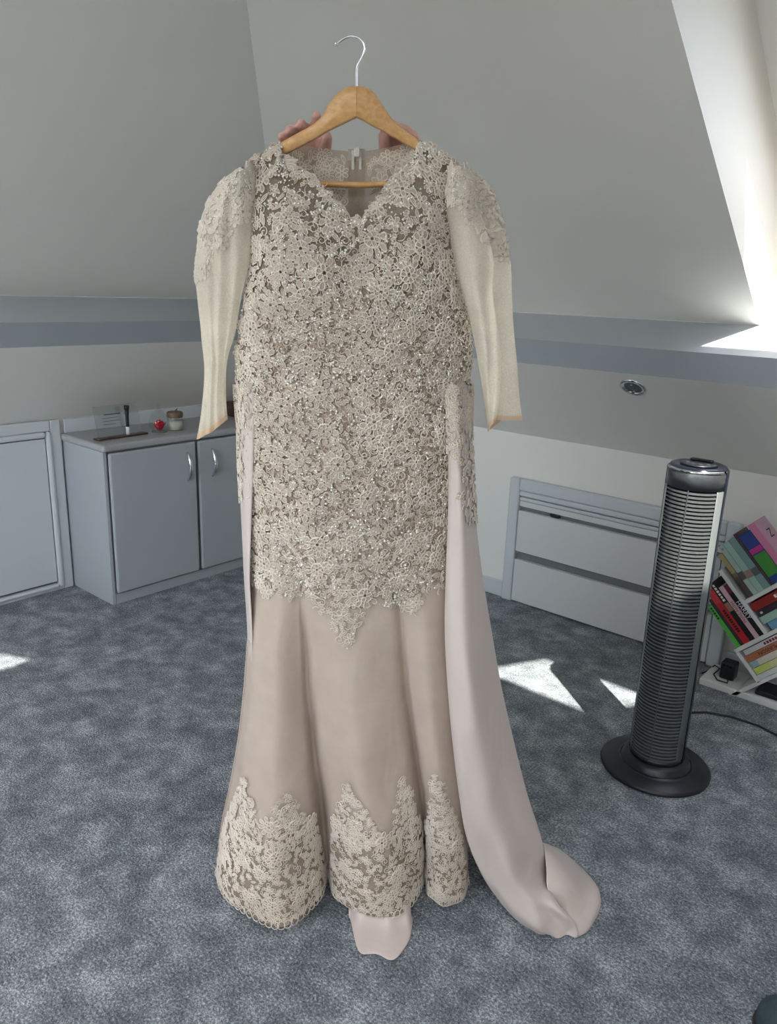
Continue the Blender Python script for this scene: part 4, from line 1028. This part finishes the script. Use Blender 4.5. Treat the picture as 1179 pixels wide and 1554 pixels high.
e, _ = scatter(FRONT, 70, .028, lambda x, y, u, v: front_ok(x, y+10, u, v) and y > 400, [], (.15, .04), (.66, .96))
for u, v in e: stamp(FRONT, random.choice(['arc', 'arc', 'arc', 'arc', 'arc', 'arc', 'swirl']), u, v, rng.uniform(.007, .014), rng.uniform(0, 6), (Dk, None), h0=.002)
# motifs along the neckline, the shoulders and the pointed lower edge
for k in range(60):
    v = .10+.8*k/59; stamp(FRONT, random.choice(['leaf', 'flower5', 'spray']), .006+.008*random.random(), v, rng.uniform(.009, .014), rng.uniform(0, 6), (C_, Fi_))
bp_, _ = scatter(FRONT, 3600, .0001, front_ok, [], (.004, .01), (U1, .99), 3)
beads(FRONT, bp_[:2400], Bd, .0015, .0030, .0026); DB = Bag(); beads(FRONT, bp_[2400:], DB, .0012, .0021, .003); DB.obj('dark_beading', LACED, DR, False)  # second batch: brown dots standing in for dark holes in the lace
for u, v in a[:]:      # rings of beads round the rosettes
    Pu = np.linalg.norm(FRONT.ev(FRONT.du, np.array([u]), np.array([v]))[0]); Pv = np.linalg.norm(FRONT.ev(FRONT.dv, np.array([u]), np.array([v]))[0])
    th = np.linspace(0, 2*math.pi, 12, endpoint=False); beads(FRONT, np.stack([u+.012/Pu*np.sin(th), v+.012/Pv*np.cos(th)], 1), Bd, .0012, .0016, .003)
for k in range(110):   # short strings of beads
    u, v = b[k]; a0 = rng.uniform(0, 6); t = np.linspace(-1, 1, 9); Pu = np.linalg.norm(FRONT.ev(FRONT.du, np.array([u]), np.array([v]))[0]); Pv = np.linalg.norm(FRONT.ev(FRONT.dv, np.array([u]), np.array([v]))[0])
    beads(FRONT, np.stack([u+.015/Pu*(np.sin(a0)*t+.3*np.cos(a0)*t*t), v+.015/Pv*(np.cos(a0)*t-.3*np.sin(a0)*t*t)], 1), Bd, .0010, .0014, .003)
C_.obj('bodice_lace', LACE, DR); Fi_.obj('bodice_lace_petals', LACEF, DR); Dk.obj('bronze_beading', LACED, DR); Bd.obj('silver_beading', BEADM, DR, False)

# lace on shoulders and upper sleeves
C_, Fi_, Bd = Bag(), Bag(), Bag()
for S, lim in ((SL, lambda x, y: y < 300+max(0, 384-x)*1.5), (SR, lambda x, y: y < 300+max(0, x-676)*1.05)):
    t_ = lambda x, y, u, v: lim(x, y)
    a, tk = scatter(S, 12, .040, t_, [], (.03, 0), (.45, 1), 90); 
    for u, v in a: stamp(S, 'rosette', u, v, rng.uniform(.020, .025), rng.uniform(0, 6), (C_, Fi_))
    b, tk = scatter(S, 110, .0165, t_, tk, (.0, 0), (.5, 1), 60)
    for u, v in b: stamp(S, random.choice(['flower5', 'flower6', 'spray', 'leaf']), u, v, rng.uniform(.011, .016), rng.uniform(0, 6), (C_, Fi_))
    c, tk = scatter(S, 180, .0085, t_, tk, (.0, 0), (.5, 1), 30)
    for u, v in c: stamp(S, random.choice(['flower5', 'leaf', 'swirl']), u, v, rng.uniform(.007, .011), rng.uniform(0, 6), (C_, Fi_))
    d, _ = scatter(S, 420, .0001, t_, [], (.0, 0), (.5, 1), 8); beads(S, d, Bd)
C_.obj('sleeve_lace', LACE, DR); Fi_.obj('sleeve_lace_petals', LACE, DR); Bd.obj('sleeve_beading', BEADM, DR, False)

# lace inside the back yoke
C_, Fi_ = Bag(), Bag()
BACK.N *= 1
a, tk = scatter(BACK, 44, .030, lambda x, y, u, v: abs(x-541) > 22, [], (.012, .16), (.16, .84))
for u, v in a: stamp(BACK, random.choice(['rosette', 'flower6']), u, v, rng.uniform(.016, .022), rng.uniform(0, 6), (C_, Fi_), hs=.4)
a, tk = scatter(BACK, 240, .0095, lambda x, y, u, v: abs(x-541) > 18, tk, (.012, .14), (.16, .86))
for u, v in a: stamp(BACK, random.choice(['leaf', 'flower5', 'swirl']), u, v, rng.uniform(.008, .011), rng.uniform(0, 6), (C_, Fi_), hs=.4)
C_.obj('back_lace', LACE, DR); Fi_.obj('back_lace_petals', LACEF, DR)

# lace hem: five pointed borders with a scalloped edge
C_, Fi_, Dk, Bd = Bag(), Bag(), Bag(), Bag()
PEAK = [((370, 1180), 332, 401, 1312), ((428, 1198), 401, 492, 1310), ((526, 1190), 502, 588, 1330), ((612, 1180), 588, 646, 1330), ((660, 1176), 646, 704, 1316)]
def hem_ok(x, y, u, v):
    if y > 1345: return True
    for (tx, ty), x0, x1, yb in PEAK:
        if x0-2 <= x <= x1+2:
            w_ = (y-ty)/(1258-ty)
            if w_ < 0: return False
            wl_, wr_ = (tx-x0), (x1-tx)
            if y < 1258: return -wl_*w_*.8-2 <= x-tx <= wr_*w_*.8+2
            e_ = np.clip((y-1258)/(yb-1258), 0, 1)
            return -wl_*(.8+.2*e_)-1 <= x-tx <= wr_*(.8+.2*e_)+1
    return False
a, tk = scatter(FRONT, 26, .040, lambda x, y, u, v: hem_ok(x, y, u, v) and y > 1235, [], (.80, .03), (.975, .97))
for u, v in a: stamp(FRONT, 'rosette', u, v, rng.uniform(.019, .024), rng.uniform(0, 6), (C_, Fi_), h0=.0018)
b, tk = scatter(FRONT, 260, .0150, hem_ok, tk, (.74, .01), (.985, .99), 60)
for u, v in b: stamp(FRONT, random.choice(['flower5', 'flower6', 'spray']), u, v, rng.uniform(.010, .014), rng.uniform(0, 6), (C_, Fi_), h0=.0018)
c, tk = scatter(FRONT, 800, .0078, hem_ok, tk, (.74, .01), (.99, .99), 40)
for u, v in c: stamp(FRONT, random.choice(['leaf', 'swirl', 'flower5', 'swirl']), u, v, rng.uniform(.006, .0095), rng.uniform(0, 6), (C_, Fi_), h0=.0018)
c, _ = scatter(FRONT, 420, .0058, lambda x, y, u, v: y < 1290 and hem_ok(x, y, u, v), [], (.73, .01), (.93, .99), 80)
for u, v in c: stamp(FRONT, random.choice(['flower5', 'leaf', 'swirl', 'spray', 'flower6']), u, v, rng.uniform(.006, .010), rng.uniform(0, 6), (C_, Fi_), h0=.0018)
d, _ = scatter(FRONT, 26, .04, lambda x, y, u, v: hem_ok(x, y, u, v) and y > 1270, [], (.86, .03), (.98, .97))
for u, v in d: stamp(FRONT, 'swirl', u, v, rng.uniform(.007, .011), rng.uniform(0, 6), (Dk, None), h0=.003)
vs_ = np.linspace(.004, .996, 90)
for k, v in enumerate(vs_): stamp(FRONT, 'ring', .994, v, .0078, 0, (C_, None), h0=.0015); stamp(FRONT, 'arc', .975, v, .008, math.pi, (C_, None), h0=.0018)
e, _ = scatter(FRONT, 500, .0001, hem_ok, [], (.78, .01), (.99, .99), 30); beads(FRONT, e, Bd, .0009, .0014, .003)
C_.obj('hem_lace', LACE, DR); Fi_.obj('hem_lace_petals', LACEF, DR); Dk.obj('hem_bronze_beading', LACED, DR); Bd.obj('hem_beading', BEADM, DR, False)
# fine net behind the hem lace
NET = sheer_mat('hem_net', (178, 164, 142), .42, .3, .3)
nb = MB(); q_ = proj(FRONT.P.reshape(-1, 3)).reshape(FRONT.nu, FRONT.nv, 2); G2 = FRONT.P+FRONT.N*.0016; idx = {}; vl = []; fl = []
for i in range(int(FRONT.nu*.78), FRONT.nu-1):
    for j in range(FRONT.nv-1):
        x, y = q_[i, j]
        if y > 1262 and hem_ok(x, y, 0, 0):
            f_ = []
            for ii, jj in ((i, j), (i+1, j), (i+1, j+1), (i, j+1)):
                if (ii, jj) not in idx: idx[(ii, jj)] = len(vl); vl.append(tuple(G2[ii, jj]))
                f_.append(idx[(ii, jj)])
            fl.append(tuple(f_))
nb.add(vl, fl); obj('hem_net', nb, NET, DR, smooth=True, view=True)

# lace trailing down the satin falls
C_, Fi_, Bd = Bag(), Bag(), Bag()
t_ = lambda x, y, u, v: y < 690 or (x > 690+(y-690)*.15 and y < 795-max(0, 706-x)*2)
a, tk = scatter(RIGHTF, 130, .0105, t_, [], (.0, .18), (.36, .82), 60)
for u, v in a: stamp(RIGHTF, random.choice(['flower5', 'leaf', 'spray', 'flower6']), u, v, rng.uniform(.009, .013), rng.uniform(0, 6), (C_, Fi_), h0=.0026)
b, tk = scatter(RIGHTF, 130, .0068, lambda x, y, u, v: y < 650 and t_(x, y, u, v), tk, (.0, .15), (.2, .8), 12)
for u, v in b: stamp(RIGHTF, random.choice(['swirl', 'leaf', 'flower5']), u, v, rng.uniform(.008, .011), rng.uniform(0, 6), (C_, Fi_), h0=.003)
a, tk = scatter(LEFTF, 160, .007, lambda x, y, u, v: y < 650 or (x < 370 and y < 760), [], (0, .3), (.5, .75), 30)
for u, v in a: stamp(LEFTF, random.choice(['flower5', 'leaf', 'swirl']), u, v, rng.uniform(.006, .010), rng.uniform(0, 6), (C_, Fi_), h0=.0026)
d, _ = scatter(LEFTF, 60, .001, lambda x, y, u, v: y < 760, [], (0, .3), (.5, .75)); beads(LEFTF, d, Bd)
C_.obj('overskirt_lace', LACE, DR); Fi_.obj('overskirt_lace_petals', LACEF, DR); Bd.obj('overskirt_beading', BEADM, DR, False)

# ================================================================== hanger
hb = to_room(at(541, 280, 1.49))
HG = thing('coat_hanger', 'varnished wooden coat hanger with a chrome hook holding up the gown', 'hanger', tuple(map(float, hb)))
upL = [(541,130),(530,131),(517,137),(505,148),(496,162),(487,177),(470,191),(450,202),(425,216),(404,229),(388,240),(380,246)]
loL = [(541,177),(532,181),(520,187),(508,193),(498,198),(488,204),(474,212),(455,222),(432,234),(412,244),(395,253),(385,256)]
upR = [(541,130),(552,131),(564,137),(574,148),(583,162),(592,176),(605,189),(618,199),(634,211),(654,225),(672,238),(682,246)]
loR = [(541,177),(550,181),(560,187),(571,193),(581,198),(591,204),(603,211),(615,218),(630,227),(648,239),(666,249),(677,256)]
for up_, lo_ in ((upL, loL), (upR, loR)):
    n = len(up_); g = []
    for i in range(n):
        Y = 1.472+.030*(i/(n-1))**1.1; th = .016-.004*i/(n-1)
        a = at(*up_[i], Y); b = at(*lo_[i], Y); ring = []
        for t, dy in ((0, .003), (.06, 0), (.3, -.0012), (.6, -.0012), (.94, 0), (1, .003), (1, th-.003), (.9, th), (.1, th), (0, th-.003)):
            ring.append(a*(1-t)+b*t+np.array([0, dy, 0]))
        g.append(ring)
    g = cr_axis(np.array(g), 48, 0); mb = MB().grid(g, cv=True); mb.f.append(tuple(range(10))); mb.f.append(tuple(range(47*10, 48*10))[::-1])
    obj('arm', mb, BEECH, HG, view=True, smooth=True)
hk = [at(x, y, 1.480) for x, y in ((541,135),(541,120),(541,106),(543,98),(547,91),(551,83),(553,75),(552,67),(547,60),(540,56),(532,55),(525,57),(518,61),(511,66))]
mb = MB().tube(cr_axis(np.array(hk), 50, 0), .0021, 10); mb.sphere(at(510, 66.5, 1.480), .0032, 10, 6)
obj('hook', mb, CHROME, HG, view=True, smooth=True)
obj('trouser_bar', MB().tube([at(398, 256, 1.506), at(430, 272, 1.512), at(480, 279, 1.516), at(541, 281, 1.516), at(602, 279, 1.516), at(640, 272, 1.512), at(664, 256, 1.506)], .0055, 12), BEECH, HG, view=True, smooth=True)

# ================================================================== the person kneeling behind the gown, holding it up
def rcone(mb, a, b, ra, rb, seg=16):
    a, b = np.array(a, float), np.array(b, float); n = 7; path, rs = [], []
    d_ = (b-a)/np.linalg.norm(b-a)
    for k in range(5): t = math.pi/2*(1-k/4); path.append(a-d_*ra*math.sin(t)); rs.append(max(ra*math.cos(t), ra*.02))
    for k in range(1, n): t = k/n; path.append(a+(b-a)*t); rs.append(ra+(rb-ra)*t)
    for k in range(5): t = math.pi/2*k/4; path.append(b+d_*rb*math.sin(t)); rs.append(max(rb*math.cos(t), rb*.02))
    mb.tube(path, rs, seg)
def chain(mb, pts, rs, seg=14):
    for i in range(len(pts)-1): rcone(mb, pts[i], pts[i+1], rs[i], rs[i+1], seg)
PC = -.06
bd = MB()
chain(bd, [(PC, 1.90, .50), (PC, 1.895, .66), (PC, 1.885, .82), (PC, 1.88, .93)], [.135, .115, .13, .105], 20)
for s_ in (-1, 1):
    chain(bd, [(PC+s_*.07, 1.90, .50), (PC+s_*.10, 1.83, .28), (PC+s_*.11, 1.80, .075)], [.10, .085, .062]); chain(bd, [(PC+s_*.11, 1.80, .068), (PC+s_*.11, 2.02, .066), (PC+s_*.10, 2.20, .052)], [.062, .06, .04])
    chain(bd, [(PC+s_*.10, 2.20, .05), (PC+s_*.10, 2.30, .035)], [.036, .028])
    chain(bd, [(PC+s_*.06, 1.88, .93), (PC+s_*.15, 1.87, .97)], [.085, .062])
chain(bd, [(PC, 1.88, .98), (PC, 1.865, 1.06)], [.055, .05])
HC = np.array([PC, 1.845, 1.165])
hd = MB(); hd.sphere(HC, .09, 24, 16, (.82, 1.02, 1.2)); bd.add(hd.v, hd.f)
rcone(bd, HC+[0, -.06, -.06], HC+[0, -.055, -.075], .045, .04)
rcone(bd, HC+[0, -.088, .012], HC+[0, -.105, -.018], .010, .014)
rcone(bd, HC+[-.02, -.086, -.05], HC+[.02, -.086, -.05], .008, .008)
for s_ in (-1, 1): rcone(bd, HC+[s_*.074, .005, .015], HC+[s_*.078, .01, -.018], .014, .010)
def V(px, py, Y): return at(px, py, Y)
# arms: shoulder, elbow, wrist, then five fingers each
wl_ = V(462, 285, 1.625); wr_ = V(604, 285, 1.625)
for s_, w_ in ((-1, wl_), (1, wr_)):
    chain(bd, [(PC+s_*.165, 1.87, .975), (PC+s_*.175, 1.745, 1.235), tuple(w_)], [.054, .042, .029])
chain(bd, [wl_, V(465, 245, 1.595)], [.029, .030]); 
PL_ = [V(446, 236, 1.585), V(459, 229, 1.585), V(474, 225, 1.585), V(488, 224, 1.585)]
chain(bd, [V(462, 262, 1.605), PL_[0]], [.020, .0105]); chain(bd, [V(464, 260, 1.605), PL_[1]], [.021, .0115]); chain(bd, [V(466, 258, 1.605), PL_[2]], [.021, .012]); chain(bd, [V(469, 258, 1.605), PL_[3]], [.020, .012])
chain(bd, [PL_[0], V(433, 217, 1.56), V(427, 207, 1.527)], [.0105, .0095, .008])
chain(bd, [PL_[1], V(446, 204, 1.56), V(440, 197, 1.532)], [.0115, .0105, .009])
chain(bd, [PL_[2], V(464, 198, 1.56), V(457, 188, 1.532)], [.012, .0105, .009])
chain(bd, [PL_[3], V(480, 192, 1.558), V(480, 176, 1.530)], [.012, .0105, .009])
chain(bd, [V(476, 258, 1.60), V(492, 232, 1.572), V(496, 208, 1.545)], [.017, .0125, .0105])
chain(bd, [wr_, V(604, 245, 1.595)], [.029, .030])
PR_ = [V(626, 238, 1.585), V(615, 230, 1.585), V(603, 226, 1.585), V(592, 226, 1.585)]
for k, p_ in enumerate(PR_): chain(bd, [V(606-2*k, 260, 1.605), p_], [.021, .0115])
chain(bd, [PR_[0], V(632, 214, 1.56), V(628, 205, 1.528)], [.0105, .0095, .008])
chain(bd, [PR_[1], V(622, 205, 1.56), V(616, 197, 1.530)], [.0115, .0105, .009])
chain(bd, [PR_[2], V(611, 200, 1.56), V(604, 193, 1.530)], [.012, .0105, .009])
chain(bd, [PR_[3], V(598, 200, 1.558), V(596, 190, 1.530)], [.012, .0105, .009])
chain(bd, [V(594, 258, 1.60), V(585, 230, 1.57), V(582, 206, 1.535)], [.017, .0125, .0105])
pv = to_room(np.array(bd.v)); pbase = to_room(np.array([PC, 1.95, 0.0]))
PS = thing('person', 'person behind the gown with only the fingers showing as they grip the hanger', 'person', tuple(map(float, pbase)))
body = obj('body', bd, SKIN, PS, view=True, smooth=True)
md = body.modifiers.new('union', 'REMESH'); md.mode = 'VOXEL'; md.voxel_size = .0042; md.use_smooth_shade = True
md2 = body.modifiers.new('soften', 'SMOOTH'); md2.factor = .5; md2.iterations = 3
# clothing: knitted top with sleeves to the elbow, trousers
cl = MB()
chain(cl, [(PC, 1.90, .45), (PC, 1.90, .52), (PC, 1.895, .66), (PC, 1.885, .82), (PC, 1.88, .935)], [.158, .156, .130, .143, .118], 24)
for s_ in (-1, 1):
    chain(cl, [(PC+s_*.06, 1.88, .935), (PC+s_*.155, 1.87, .972)], [.098, .072]); chain(cl, [(PC+s_*.165, 1.87, .975), (PC+s_*.174, 1.757, 1.21)], [.066, .053])
kt = obj('knitted_top', cl, KNIT, PS, view=True, smooth=True); md = kt.modifiers.new('union', 'REMESH'); md.mode = 'VOXEL'; md.voxel_size = .008; md.use_smooth_shade = True
cl = MB()
for s_ in (-1, 1):
    chain(cl, [(PC+s_*.055, 1.905, .50), (PC+s_*.10, 1.83, .28), (PC+s_*.11, 1.80, .085)], [.128, .102, .078]); chain(cl, [(PC+s_*.11, 1.80, .080), (PC+s_*.11, 2.02, .079), (PC+s_*.10, 2.16, .066)], [.076, .074, .056])
tr_ = obj('trousers', cl, mat('dark_denim', (40, 46, 60), .85, noise=.12, nscale=120, bump=.2, bscale=400), PS, view=True, smooth=True); md = tr_.modifiers.new('union', 'REMESH'); md.mode = 'VOXEL'; md.voxel_size = .008; md.use_smooth_shade = True
hr = MB(); hr.sphere(HC+[0, .022, .022], .098, 24, 14, (.86, 1.0, 1.16)); rcone(hr, HC+[0, .09, .0], HC+[0, .11, -.10], .055, .035)
ho = obj('hair', hr, HAIRM, PS, view=True, smooth=True); md = ho.modifiers.new('union', 'REMESH'); md.mode = 'VOXEL'; md.voxel_size = .007; md.use_smooth_shade = True
